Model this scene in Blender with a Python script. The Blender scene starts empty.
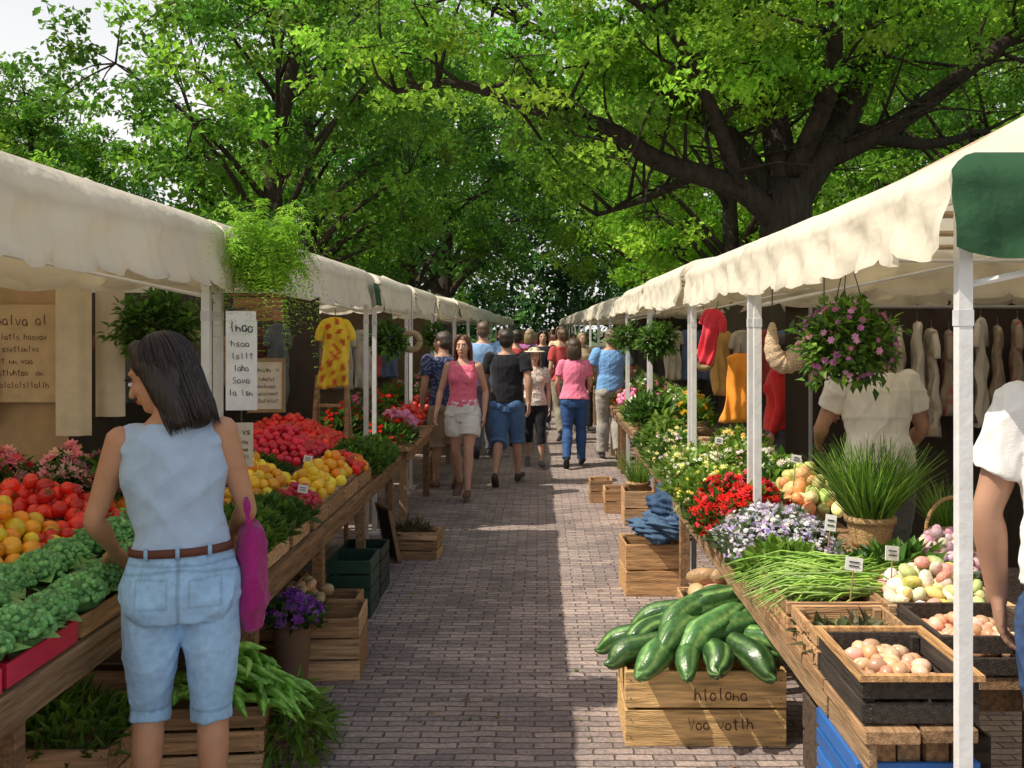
import bpy, bmesh, math, random
import numpy as np
from mathutils import Vector, Matrix
rnd=random.Random(7); rng=np.random.default_rng(7)
S=bpy.context.scene
COL=S.collection
rad=math.radians

# ------------------------------------------------------------------ materials
def nmat(name):
    m=bpy.data.materials.new(name); m.use_nodes=True
    nt=m.node_tree; b=nt.nodes['Principled BSDF']
    return m,nt,b
def attr_mat(name,rough=.6,spec=.4,transl=0.0,var=.25,nscale=30,bump=.0,bscale=60,stretch=(1,1,1),sheen=0,dist=.01):
    m,nt,b=nmat(name)
    a=nt.nodes.new('ShaderNodeAttribute'); a.attribute_name='Col'
    tc=nt.nodes.new('ShaderNodeTexCoord')
    mp=nt.nodes.new('ShaderNodeMapping'); mp.inputs['Scale'].default_value=stretch
    nt.links.new(tc.outputs['Object'],mp.inputs[0])
    n=nt.nodes.new('ShaderNodeTexNoise'); n.inputs['Scale'].default_value=nscale; n.inputs['Detail'].default_value=4
    nt.links.new(mp.outputs[0],n.inputs['Vector'])
    mr=nt.nodes.new('ShaderNodeMapRange'); mr.inputs['From Min'].default_value=.25; mr.inputs['From Max'].default_value=.75
    mr.inputs['To Min'].default_value=1-var; mr.inputs['To Max'].default_value=1+var
    nt.links.new(n.outputs[0],mr.inputs[0])
    mx=nt.nodes.new('ShaderNodeVectorMath'); mx.operation='SCALE'
    nt.links.new(a.outputs['Color'],mx.inputs[0]); nt.links.new(mr.outputs[0],mx.inputs['Scale'])
    nt.links.new(mx.outputs[0],b.inputs['Base Color'])
    b.inputs['Roughness'].default_value=rough
    b.inputs['Specular IOR Level'].default_value=spec
    if sheen: b.inputs['Sheen Weight'].default_value=sheen
    if bump>0:
        n2=nt.nodes.new('ShaderNodeTexNoise'); n2.inputs['Scale'].default_value=bscale; n2.inputs['Detail'].default_value=5
        nt.links.new(mp.outputs[0],n2.inputs['Vector'])
        bp=nt.nodes.new('ShaderNodeBump'); bp.inputs['Strength'].default_value=bump; bp.inputs['Distance'].default_value=dist
        nt.links.new(n2.outputs[0],bp.inputs['Height']); nt.links.new(bp.outputs[0],b.inputs['Normal'])
    if transl>0:
        t=nt.nodes.new('ShaderNodeBsdfTranslucent'); nt.links.new(mx.outputs[0],t.inputs['Color'])
        ms=nt.nodes.new('ShaderNodeMixShader'); ms.inputs[0].default_value=transl
        out=nt.nodes['Material Output']
        nt.links.new(b.outputs[0],ms.inputs[1]); nt.links.new(t.outputs[0],ms.inputs[2]); nt.links.new(ms.outputs[0],out.inputs[0])
    return m
M={}
M['leaf']=attr_mat('leaf_mat',.5,.4,.45,.15,3)
M['treeleaf']=attr_mat('tree_leaf_mat',.5,.35,.55,.15,1.2)
M['petal']=attr_mat('petal_mat',.7,.2,.3,.1,20)
M['fruit']=attr_mat('fruit_mat',.28,.55,0,.2,25,.12,120)
M['veg']=attr_mat('vegetable_mat',.45,.4,0,.3,22,.5,70)
M['squash']=attr_mat('squash_mat',.30,.5,0,.45,38,.25,60)
M['cloth']=attr_mat('cloth_mat',.85,.15,0,.10,14,.25,260,sheen=.2)
M['denim']=attr_mat('denim_mat',.85,.15,0,.16,40,.4,500)
M['skin']=attr_mat('skin_mat',.48,.35,0,.10,18,.08,300)
M['hair']=attr_mat('hair_mat',.42,.5,0,.45,60,.8,90,(1,1,.12))
M['tent']=attr_mat('canopy_fabric_mat',.8,.15,.34,.12,2.2,.6,6,dist=.04)
M['matte']=attr_mat('matte_mat',.7,.3,0,.15,12,.2,40)
M['metal']=attr_mat('painted_metal_mat',.4,.5,0,.12,14,.15,60)
M['wood']=attr_mat('wood_mat',.75,.25,0,.45,9,.5,30,(1,1,7))
M['wicker']=attr_mat('wicker_mat',.7,.3,0,.5,70,1,90,(1,1,3))
M['bark']=attr_mat('bark_mat',.9,.2,0,.5,5,1,14,(3,3,.6),dist=.05)
def wood_mat(name,st):
    return attr_mat(name,.75,.25,0,.55,7,.6,25,st)
M['woodx']=wood_mat('wood_x_mat',(.8,9,9)); M['woody']=wood_mat('wood_y_mat',(9,.8,9))

def paver_mat():
    m,nt,b=nmat('brick_paver_mat')
    tc=nt.nodes.new('ShaderNodeTexCoord')
    nz=nt.nodes.new('ShaderNodeTexNoise'); nz.inputs['Scale'].default_value=5; nz.inputs['Detail'].default_value=4
    nt.links.new(tc.outputs['Object'],nz.inputs['Vector'])
    sc=nt.nodes.new('ShaderNodeVectorMath'); sc.operation='SCALE'; sc.inputs['Scale'].default_value=.045
    nt.links.new(nz.outputs['Color'],sc.inputs[0])
    ad=nt.nodes.new('ShaderNodeVectorMath'); ad.operation='ADD'
    nt.links.new(tc.outputs['Object'],ad.inputs[0]); nt.links.new(sc.outputs[0],ad.inputs[1])
    br=nt.nodes.new('ShaderNodeTexBrick'); nt.links.new(ad.outputs[0],br.inputs['Vector'])
    br.inputs['Scale'].default_value=1; br.inputs['Brick Width'].default_value=.16; br.inputs['Row Height'].default_value=.056
    br.inputs['Mortar Size'].default_value=.0055; br.inputs['Mortar Smooth'].default_value=.6; br.inputs['Bias'].default_value=.1
    br.inputs['Color1'].default_value=(.43,.335,.29,1); br.inputs['Color2'].default_value=(.25,.20,.19,1); br.inputs['Mortar'].default_value=(.14,.115,.10,1)
    n=nt.nodes.new('ShaderNodeTexNoise'); n.inputs['Scale'].default_value=1.3; n.inputs['Detail'].default_value=8; n.inputs['Roughness'].default_value=.7
    nt.links.new(tc.outputs['Object'],n.inputs['Vector'])
    mr=nt.nodes.new('ShaderNodeMapRange'); mr.inputs['From Min'].default_value=.3; mr.inputs['From Max'].default_value=.7
    mr.inputs['To Min'].default_value=.66; mr.inputs['To Max'].default_value=1.25
    nt.links.new(n.outputs[0],mr.inputs[0])
    n3=nt.nodes.new('ShaderNodeTexNoise'); n3.inputs['Scale'].default_value=50; n3.inputs['Detail'].default_value=5
    nt.links.new(tc.outputs['Object'],n3.inputs['Vector'])
    mr3=nt.nodes.new('ShaderNodeMapRange'); mr3.inputs['To Min'].default_value=.45; mr3.inputs['To Max'].default_value=1.55
    nt.links.new(n3.outputs[0],mr3.inputs[0])
    mu=nt.nodes.new('ShaderNodeMath'); mu.operation='MULTIPLY'; nt.links.new(mr.outputs[0],mu.inputs[0]); nt.links.new(mr3.outputs[0],mu.inputs[1])
    v=nt.nodes.new('ShaderNodeVectorMath'); v.operation='SCALE'
    nt.links.new(br.outputs['Color'],v.inputs[0]); nt.links.new(mu.outputs[0],v.inputs['Scale'])
    nt.links.new(v.outputs[0],b.inputs['Base Color']); b.inputs['Roughness'].default_value=.8
    b.inputs['Specular IOR Level'].default_value=.3
    mh=nt.nodes.new('ShaderNodeMath'); mh.operation='MULTIPLY_ADD'; mh.inputs[1].default_value=-.9
    nt.links.new(br.outputs['Fac'],mh.inputs[0]); nt.links.new(n3.outputs[0],mh.inputs[2])
    bp=nt.nodes.new('ShaderNodeBump'); bp.inputs['Strength'].default_value=.9; bp.inputs['Distance'].default_value=.011
    nt.links.new(mh.outputs[0],bp.inputs['Height']); nt.links.new(bp.outputs[0],b.inputs['Normal'])
    return m
M['paver']=paver_mat()

# ------------------------------------------------------------------ mesh builder
def proto_from(V,F):
    return (np.array(V,float),np.array([i for f in F for i in f],int),np.array([len(f) for f in F],int))
def proto_ico(sub=2):
    bm=bmesh.new(); bmesh.ops.create_icosphere(bm,subdivisions=sub,radius=1)
    V=[v.co[:] for v in bm.verts]; F=[[v.index for v in f.verts] for f in bm.faces]; bm.free()
    return proto_from(V,F)
def proto_leaf(w=.5,bend=.15):
    V=[(0,0,0),(w*.5,.45,.08),(0,.5,-.03),(-w*.5,.45,.08),(0,1,-bend)]
    return proto_from(V,[(0,1,2),(0,2,3),(2,1,4),(3,2,4)])
LEAFQ=proto_from([(0,0,0),(.32,.5,.08),(0,1,0),(-.32,.5,.08)],[(0,1,2,3)])
def proto_blade(w=.04,bend=.35,n=5):
    V=[];F=[]
    for i in range(n+1):
        t=i/n; ww=w*(1-t*.85)
        V+=[(-ww,t,-bend*t*t),(ww,t,-bend*t*t)]
        if i<n: F.append((2*i,2*i+1,2*i+3,2*i+2))
    return proto_from(V,F)
def proto_flower(n=6):
    V=[];F=[]
    for ring,(tilt,sc) in enumerate([(.25,1.0),(.9,.65)]):
        for i in range(n):
            a=2*math.pi*(i+ring*.5)/n; c,s=math.cos(a),math.sin(a)
            k=len(V)
            for (u,w,z) in [(0,0,0),(.6,.32,.3*tilt),(1,0,tilt*.7),(.6,-.32,.3*tilt)]:
                u*=sc;w*=sc
                V.append((c*u-s*w,s*u+c*w,z))
            F.append((k,k+1,k+2,k+3))
    return proto_from(V,F)
def proto_star(n=5):
    V=[];F=[]
    for i in range(n):
        a=2*math.pi*i/n;c,s=math.cos(a),math.sin(a);k=len(V)
        for (u,w,z) in [(0,0,.05),(.5,.16,.03),(1,0,.12),(.5,-.16,.03)]: V.append((c*u-s*w,s*u+c*w,z))
        F.append((k,k+1,k+2,k+3))
    V+=[(-.06,0,0),(.06,0,0),(.05,.03,.5),(-.05,.03,.5)];k=len(V)-4;F.append((k,k+1,k+2,k+3))
    return proto_from(V,F)
BALL=proto_ico(2); BALL3=proto_ico(3); BALL1=proto_ico(1)
LEAF=proto_leaf(); BROAD=proto_leaf(.8,.3); NARROW=proto_leaf(.25,.2); BLADE=proto_blade(); FLOWER=proto_flower(); STAR=proto_star()

def rrot(n):
    q=rng.normal(size=(n,4)); q/=np.linalg.norm(q,axis=1)[:,None]
    w,x,y,z=q.T
    return np.stack([np.stack([1-2*(y*y+z*z),2*(x*y-z*w),2*(x*z+y*w)],1),
        np.stack([2*(x*y+z*w),1-2*(x*x+z*z),2*(y*z-x*w)],1),
        np.stack([2*(x*z-y*w),2*(y*z+x*w),1-2*(x*x+y*y)],1)],1)
def rdir(D,up=1.0):
    D=D/np.linalg.norm(D,axis=1)[:,None]
    ref=np.array([0,0,up])+rng.normal(size=D.shape)*.35
    x=np.cross(D,ref); x/=np.linalg.norm(x,axis=1)[:,None]+1e-9
    z=np.cross(x,D)
    return np.stack([x,D,z],2)
def rz(n):
    a=rng.uniform(0,2*math.pi,n);c,s=np.cos(a),np.sin(a);o=np.zeros(n);l=np.ones(n)
    return np.stack([np.stack([c,-s,o],1),np.stack([s,c,o],1),np.stack([o,o,l],1)],1)
def jcol(cols,n,j=.15,hj=.06):
    cols=np.array(cols,float).reshape(-1,3)
    c=cols[rng.integers(0,len(cols),n)]
    return np.clip(c*(1+rng.uniform(-j,j,(n,1)))*(1+rng.uniform(-hj,hj,(n,3))),0,1)

class MB:
    def __init__(s): s.V=[];s.L=[];s.T=[];s.C=[];s.n=0
    def add(s,V,F,col):
        V=np.asarray(V,float)
        if isinstance(F,tuple): L,T=F
        else:
            L=np.array([i for f in F for i in f],int);T=np.array([len(f) for f in F],int)
        s.V.append(V);s.L.append(L+s.n);s.T.append(T)
        col=np.asarray(col,float)
        if col.ndim==1: col=np.tile(col,(len(V),1))
        s.C.append(col);s.n+=len(V);return s
    def box(s,c,d,col,r=0,R=None):
        c=np.array(c,float);h=np.array(d,float)/2
        V=np.array([[x,y,z] for x in(-1,1) for y in(-1,1) for z in(-1,1)])*h
        if R is not None: V=V@np.array(R).T
        elif r:
            ca,sa=math.cos(r),math.sin(r); V=V@np.array([[ca,-sa,0],[sa,ca,0],[0,0,1]]).T
        return s.add(V+c,[(0,1,3,2),(4,6,7,5),(0,4,5,1),(2,3,7,6),(0,2,6,4),(1,5,7,3)],col)
    def bar(s,a,b,w,col,seg=6):
        V,F=loft([a,b],[(w,w),(w,w)],seg=seg,sub=1,flat=True)
        return s.add(V,F,col)
    def inst(s,proto,pos,rot,scl,col):
        V,L,T=proto;n=len(pos)
        if n==0: return s
        scl=np.asarray(scl,float)
        if scl.ndim==0: scl=np.full((n,1),float(scl))
        if scl.ndim==1: scl=scl[:,None]
        W=V[None]*scl[:,None,:]
        W=np.einsum('nij,nkj->nki',rot,W)+np.asarray(pos)[:,None,:]
        LL=(L[None]+(np.arange(n)*len(V))[:,None]).ravel()
        C=np.repeat(np.asarray(col,float),len(V),0)
        s.V.append(W.reshape(-1,3));s.L.append(LL+s.n);s.T.append(np.tile(T,n));s.C.append(C);s.n+=n*len(V);return s
    def mesh(s,name,smooth=False):
        V=np.concatenate(s.V);L=np.concatenate(s.L);T=np.concatenate(s.T);C=np.concatenate(s.C)
        me=bpy.data.meshes.new(name)
        me.vertices.add(len(V));me.vertices.foreach_set('co',V.astype(np.float32).ravel())
        me.loops.add(len(L));me.loops.foreach_set('vertex_index',L.astype(np.int32))
        me.polygons.add(len(T))
        st=np.concatenate([[0],np.cumsum(T)[:-1]]).astype(np.int32)
        me.polygons.foreach_set('loop_start',st)
        me.polygons.foreach_set('loop_total',T.astype(np.int32))
        me.update(calc_edges=True);me.validate()
        set_col(me,C)
        if smooth: me.shade_smooth()
        else: me.shade_flat()
        return me
    def obj(s,name,mat,smooth=False,parent=None,bevel=0):
        me=s.mesh(name,smooth);me.materials.append(M[mat] if isinstance(mat,str) else mat)
        o=bpy.data.objects.new(name,me);COL.objects.link(o)
        if parent: o.parent=parent
        if bevel:
            b=o.modifiers.new('b','BEVEL');b.width=bevel;b.segments=1;b.limit_method='ANGLE'
        return o
def set_col(me,C):
    a=me.color_attributes.new('Col','FLOAT_COLOR','POINT')
    n=len(me.vertices)
    C=np.asarray(C,float)
    if C.ndim==1: C=np.tile(C,(n,1))
    A=np.ones((n,4),np.float32);A[:,:3]=C[:n]
    a.data.foreach_set('color',A.ravel())
def empty(name,loc=(0,0,0)):
    o=bpy.data.objects.new(name,None);COL.objects.link(o);o.location=loc;return o

def catmull(P,sub):
    P=np.asarray(P,float)
    if sub<=1 or len(P)<2: return P
    Q=np.concatenate([[2*P[0]-P[1]],P,[2*P[-1]-P[-2]]])
    out=[]
    for i in range(len(P)-1):
        a,b,c,d=Q[i:i+4]
        for k in range(sub):
            t=k/sub
            out.append(.5*((2*b)+(-a+c)*t+(2*a-5*b+4*c-d)*t*t+(-a+3*b-3*c+d)*t**3))
    out.append(P[-1]);return np.array(out)
def loft(P,Rr,side=(1,0,0),seg=14,sub=4,flat=False):
    P=np.asarray(P,float);Rr=np.asarray(Rr,float)
    if Rr.ndim==1: Rr=np.stack([Rr,Rr],1)
    A=catmull(np.concatenate([P,Rr],1),sub);P=A[:,:3];Rr=np.maximum(A[:,3:],1e-4)
    if not flat:
        t0=P[0]-P[1];t0/=np.linalg.norm(t0)+1e-9;t1=P[-1]-P[-2];t1/=np.linalg.norm(t1)+1e-9
        pre=[];rp=[];po=[];rq=[]
        for a in (80,55,28):
            a=rad(a);pre.append(P[0]+t0*min(Rr[0])*math.sin(a));rp.append(Rr[0]*math.cos(a))
        for a in (28,55,80):
            a=rad(a);po.append(P[-1]+t1*min(Rr[-1])*math.sin(a));rq.append(Rr[-1]*math.cos(a))
        P=np.concatenate([pre,P,po]);Rr=np.concatenate([rp,Rr,rq])
    n=len(P);T=np.gradient(P,axis=0);T/=np.linalg.norm(T,axis=1)[:,None]+1e-9
    sd=np.array(side,float)
    if abs(T.mean(0)@sd)/(np.linalg.norm(T.mean(0))+1e-9)>.93: sd=np.array([0,1,0.]) if abs(sd[1])<.5 else np.array([0,0,1.])
    U=sd-T*(T@sd)[:,None];U/=np.linalg.norm(U,axis=1)[:,None]+1e-9
    W=np.cross(T,U)
    ang=np.arange(seg)*2*math.pi/seg
    V=P[:,None,:]+U[:,None,:]*(Rr[:,0:1]*np.cos(ang))[:,:,None]+W[:,None,:]*(Rr[:,1:2]*np.sin(ang))[:,:,None]
    V=V.reshape(-1,3);F=[]
    for i in range(n-1):
        for j in range(seg):
            k=(j+1)%seg;F.append((i*seg+j,i*seg+k,(i+1)*seg+k,(i+1)*seg+j))
    F.append(tuple(range(seg))[::-1]);F.append(tuple((n-1)*seg+j for j in range(seg)))
    return V,F
def ell(c,r,proto=BALL3):
    V,L,T=proto
    F=[];k=0
    for t in T: F.append(tuple(L[k:k+t]));k+=t
    return V*np.array(r)+np.array(c),F

# ------------------------------------------------------------------ world, sun, camera
sd=np.array([.70,.24,-1.0]);sd/=np.linalg.norm(sd)
W=bpy.data.worlds.new('World');S.world=W;W.use_nodes=True
nt=W.node_tree;bg=nt.nodes['Background'];sky=nt.nodes.new('ShaderNodeTexSky')
sky.sky_type='NISHITA';sky.sun_disc=False
sky.sun_elevation=math.asin(-sd[2]);sky.sun_rotation=math.atan2(-sd[0],-sd[1])
sky.dust_density=3.0;sky.air_density=1.0;sky.ozone_density=1.0
tcw=nt.nodes.new('ShaderNodeTexCoord');sx=nt.nodes.new('ShaderNodeSeparateXYZ');nt.links.new(tcw.outputs['Generated'],sx.inputs[0])
cn=nt.nodes.new('ShaderNodeTexNoise');cn.inputs['Scale'].default_value=3;cn.inputs['Detail'].default_value=5;nt.links.new(tcw.outputs['Generated'],cn.inputs['Vector'])
hz=nt.nodes.new('ShaderNodeMapRange');hz.inputs['From Min'].default_value=.2;hz.inputs['From Max'].default_value=.7;hz.inputs['To Min'].default_value=.88;hz.inputs['To Max'].default_value=.08
nt.links.new(sx.outputs['Z'],hz.inputs[0])
ml=nt.nodes.new('ShaderNodeMath');ml.operation='MULTIPLY_ADD';ml.inputs[1].default_value=.35;ml.inputs[2].default_value=-.17
nt.links.new(cn.outputs[0],ml.inputs[0])
adn=nt.nodes.new('ShaderNodeMath');adn.operation='ADD';adn.use_clamp=True;nt.links.new(hz.outputs[0],adn.inputs[0]);nt.links.new(ml.outputs[0],adn.inputs[1])
mixc=nt.nodes.new('ShaderNodeMix');mixc.data_type='RGBA'
nt.links.new(adn.outputs[0],mixc.inputs[0]);nt.links.new(sky.outputs[0],mixc.inputs[6]);mixc.inputs[7].default_value=(7.0,6.95,6.8,1)
nt.links.new(mixc.outputs[2],bg.inputs[0]);bg.inputs[1].default_value=.15
L=bpy.data.lights.new('sun','SUN');L.energy=5.0;L.angle=rad(.5);L.color=(1,.92,.78)
lo=bpy.data.objects.new('sun',L);COL.objects.link(lo);lo.rotation_euler=Vector(sd).to_track_quat('-Z','Y').to_euler()
cam=bpy.data.cameras.new('camera');co=bpy.data.objects.new('camera',cam);COL.objects.link(co)
co.location=(0,0,1.72);co.rotation_euler=(rad(90),0,0);cam.lens=35;cam.sensor_width=36
cam.shift_x=-.0273;cam.shift_y=-.0547;cam.clip_end=1000;cam.clip_start=.05
S.camera=co
S.view_settings.view_transform='Standard';S.view_settings.look='None';S.view_settings.exposure=0

# ------------------------------------------------------------------ ground
g=MB();g.add([(-300,-60,0),(300,-60,0),(300,500,0),(-300,500,0)],[(0,1,2,3)],(.07,.10,.03))
g.obj('ground','matte')
g=MB();g.add([(-4.6,-6,.004),(4.6,-6,.004),(4.6,75,.004),(-4.6,75,.004)],[(0,1,2,3)],(.3,.3,.3))
g.obj('brick_path','paver')
n=150
P=np.stack([rng.uniform(-1.05,.9,n),3.2+rng.random(n)**1.5*14,np.full(n,.009)],1)
D=np.stack([rng.normal(size=n),rng.normal(size=n),np.full(n,.08)],1)
m=MB();m.inst(LEAF,P,rdir(D),.022+.03*rng.random(n),jcol([(.35,.25,.08),(.18,.25,.05),(.25,.14,.06)],n,.3));m.obj('fallen_leaves','leaf')

# ------------------------------------------------------------------ tents
CREAM=(.82,.755,.61);GREEN=(.045,.12,.06)
def tent(s,y0,y1,xe,zt,zb,rh=.45,depth=2.9,front=CREAM,lod=1,swag=.018,cap=None):
    par=empty('market_tent')
    IN=.10
    n=16 if lod else 8
    m=MB();xs=np.linspace(0,1,n+1)
    V=[];F=[];C=[]
    for i,u in enumerate(xs):
        for j,v in enumerate(xs):
            a=min(u,1-u)*2;b=min(v,1-v)*2;t=min(a,b)
            z=zt+rh*t-.05*math.sin(math.pi*min(1,t))-.02*math.sin(2*math.pi*v)**2*min(1,t*6)
            V.append((xe+s*(IN+u*(depth-2*IN)),y0+IN+v*(y1-y0-2*IN),z))
    for i in range(n):
        for j in range(n):
            a=i*(n+1)+j;F.append((a,a+1,a+n+2,a+n+1))
    m.add(V,F,CREAM);m.obj('roof','tent',True,par)
    m=MB();x2=xe+s*depth
    ph=rnd.uniform(0,6);fr=rnd.uniform(.8,1.15)
    def strip(p,q,nrm,col,ns):
        p=np.array(p,float);q=np.array(q,float);ln=np.linalg.norm(q-p)
        cols=ns*(12 if lod else 4);rows=10 if lod else 4;V=[];F=[];C=[]
        for i in range(cols+1):
            f=i/cols
            w_=f+.012*math.sin(f*23+ph)
            fold=math.sin(w_*ns*math.pi*1.37*fr+ph)*.5+math.sin(w_*ns*math.pi*2.6+ph*2)*.35+math.sin(f*7+ph)*.6+.25*math.sin(w_*ns*math.pi*5.3)
            sc=abs(math.sin(f*ns*math.pi))
            zbb=zb+.030*(1-sc**.6)-.014*math.sin(f*5+ph)
            for r in range(rows+1):
                t=r/rows
                if t<.36:
                    k=t/.36;off=-IN+(IN+.012)*k+.012*math.sin(math.pi*k);zz=zt-(zt-zbb)*.30*k**1.3
                    off+=.010*fold*math.sin(math.pi*k*.5)
                else:
                    k=(t-.36)/.64;off=.012-.006*min(1,k*6)+.03*k*k+swag*fold*(k+.4)+.008*math.sin(k*7+f*40+ph);zz=zt-(zt-zbb)*(.30+.70*k)
                ins=max(0,-off)
                ff=f+(.5-f)*2*ins/ln
                c=p+(q-p)*ff
                V.append((c[0]+nrm[0]*off,c[1]+nrm[1]*off,zz-.022*math.sin(math.pi*f)**2*min(1,3*t)))
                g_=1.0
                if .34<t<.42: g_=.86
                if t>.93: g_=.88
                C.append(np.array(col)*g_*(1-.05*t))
        for i in range(cols):
            for r in range(rows):
                a=i*(rows+1)+r;F.append((a,a+1,a+rows+2,a+rows+1))
        m.add(V,F,np.array(C))
    ns=max(4,int((y1-y0)/.24))
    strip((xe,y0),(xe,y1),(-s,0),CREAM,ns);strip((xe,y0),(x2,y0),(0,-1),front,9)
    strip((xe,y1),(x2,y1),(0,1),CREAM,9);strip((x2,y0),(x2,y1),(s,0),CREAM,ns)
    if cap:
        a0=y1-.28
        V=[(xe-s*.045,a0,zt-.12),(xe-s*.045,y1-.01,zt-.12),(xe-s*.07,y1-.01,zb+.01),(xe-s*.07,a0,zb+.01)]
        m.add(V,[(0,1,2,3)],cap)
    m.obj('valance','tent',True,par)
    f=MB();W_=(.72,.72,.70)
    i=.05
    for x in(xe+s*i,x2-s*i):
        for y in(y0+i,y1-i):
            f.box((x,y,zt/2-.03),(.034,.034,zt-.06),W_)
            f.box((x,y,.012),(.09,.09,.02),W_)
            f.box((x,y,zt-.42),(.038,.038,.04),(.6,.6,.6))
    if lod:
        for y in(y0+i,y1-i):
            f.bar((xe+s*i,y,zt-.12),(x2-s*i,y,zt-.12),.011,W_)
            f.bar((xe+s*i,y,zt-.34),(xe+s*depth*.5,y,zt-.05),.009,W_)
            f.bar((x2-s*i,y,zt-.34),(xe+s*depth*.5,y,zt-.05),.009,W_)
        for x in(xe+s*i,x2-s*i): f.bar((x,y0+i,zt-.12),(x,y1-i,zt-.12),.011,W_)
        mid=((xe+x2)/2,(y0+y1)/2,zt+rh-.08)
        for x in(xe+s*i,x2-s*i):
            for y in(y0+i,y1-i): f.bar((x,y,zt-.10),mid,.012,(.45,.32,.2))
        for q in (.25,.5,.75):
            yy=y0+(y1-y0)*q
            f.bar((xe+s*.08,yy,zt-.10),(x2-s*.08,yy,zt-.10),.012,(.42,.30,.18))
    f.obj('frame','metal',False,par)
    return par
LY=[(1.2,4.17),(4.22,7.95),(8.25,10.35),(10.6,12.8)]
y=13.1
while y<48: LY.append((y,y+2.9));y+=3.05
RY=[(2.42,4.86),(4.9,6.85),(6.9,9.5),(9.54,11.9)]
y=11.95
while y<48: RY.append((y,y+2.9));y+=2.95
for k,(a,b) in enumerate(LY):
    tent(-1,a,b,-1.33,2.19 if k<2 else 2.18+rnd.uniform(-.03,.03),1.885,lod=1 if k<7 else 0,cap=GREEN if k in(1,4) else None)
for k,(a,b) in enumerate(RY):
    tent(1,a,b,1.0,2.165 if k<2 else 2.17+rnd.uniform(-.03,.03),1.885,front=GREEN if k in(0,) else CREAM,lod=1 if k<7 else 0,rh=.75 if k==0 else .45)

def curtain(name,p,q,z0,z1,col,amp=.03,waves=9):
    m=MB();p=np.array(p);q=np.array(q);d=q-p;l=np.linalg.norm(d);nrm=np.array([-d[1],d[0]])/l
    n=int(waves*8);V=[];F=[]
    for i in range(n+1):
        f=i/n
        for r in range(5):
            t=r/4;off=amp*(math.sin(f*waves*6.28)+.5*math.sin(f*waves*9.7+1))*(.4+.6*t)
            c=p+d*f+nrm*off;V.append((c[0],c[1],z1+(z0-z1)*t))
    for i in range(n):
        for r in range(4):
            a=i*5+r;F.append((a,a+1,a+6,a+5))
    m.add(V,F,col);return m.obj(name,'cloth',True)
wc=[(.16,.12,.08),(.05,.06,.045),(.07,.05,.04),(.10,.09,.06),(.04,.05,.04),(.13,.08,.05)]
for k,(a,b) in enumerate(LY):
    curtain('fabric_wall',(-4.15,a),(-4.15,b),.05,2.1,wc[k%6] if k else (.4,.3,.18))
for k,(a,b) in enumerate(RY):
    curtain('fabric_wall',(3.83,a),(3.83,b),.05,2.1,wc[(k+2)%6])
curtain('fabric_wall',(-4.1,4.75),(-2.25,4.75),.05,2.0,(.50,.34,.18),.010,4)
curtain('fabric_wall',(-4.1,7.9),(-1.75,7.9),.05,2.0,(.07,.06,.05),.02,7)
curtain('fabric_wall',(3.8,6.9),(1.7,6.9),.05,2.0,(.06,.045,.035),.03,7)
curtain('fabric_wall',(3.8,9.5),(1.7,9.5),.05,2.0,(.09,.08,.06),.03,7)
curtain('fabric_wall',(-4.1,12.8),(-1.9,12.8),.05,2.0,(.12,.09,.06),.03,7)
curtain('fabric_wall',(-4.1,18.7),(-1.9,18.7),.05,2.0,(.12,.09,.06),.03,7)
curtain('fabric_wall',(3.8,17.8),(1.7,17.8),.05,2.0,(.07,.06,.05),.03,7)
curtain('cream_banner_cloth',(-2.24,4.6),(-2.08,4.62),1.22,1.92,(.70,.60,.42),.016,1.5)
curtain('cream_banner_cloth',(-2.10,4.70),(-1.97,4.72),1.30,1.92,(.64,.56,.42),.016,1.2)

# ------------------------------------------------------------------ wood things
WD=[(.38,.22,.11),(.31,.185,.095),(.44,.28,.15)]
def wc_(): return np.array(rnd.choice(WD))*rnd.uniform(.7,1.15)
def table(x0,x1,y0,y1,z,col=None,name='market_table'):
    m=MB();n=max(2,int(round((x1-x0)/.16)));w=(x1-x0)/n
    for i in range(n):
        m.box((x0+w*(i+.5),(y0+y1)/2+rnd.uniform(-.01,.01),z-.02),(w-.008,y1-y0,.036),wc_() if col is None else col)
    for yy in np.linspace(y0+.1,y1-.1,max(2,int((y1-y0)/1.2)+1)):
        for xx in(x0+.08,x1-.08): m.box((xx,yy,(z-.042)/2),(.06,.06,z-.042),wc_()*.8)
        m.box(((x0+x1)/2,yy,z-.09),(x1-x0-.24,.03,.09),wc_()*.8)
    for xx in(x0+.03,x1-.03): m.box((xx,(y0+y1)/2,z-.082),(.024,y1-y0-.02,.08),wc_()*.85)
    return m.obj(name,'woody',bevel=.003)
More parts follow.
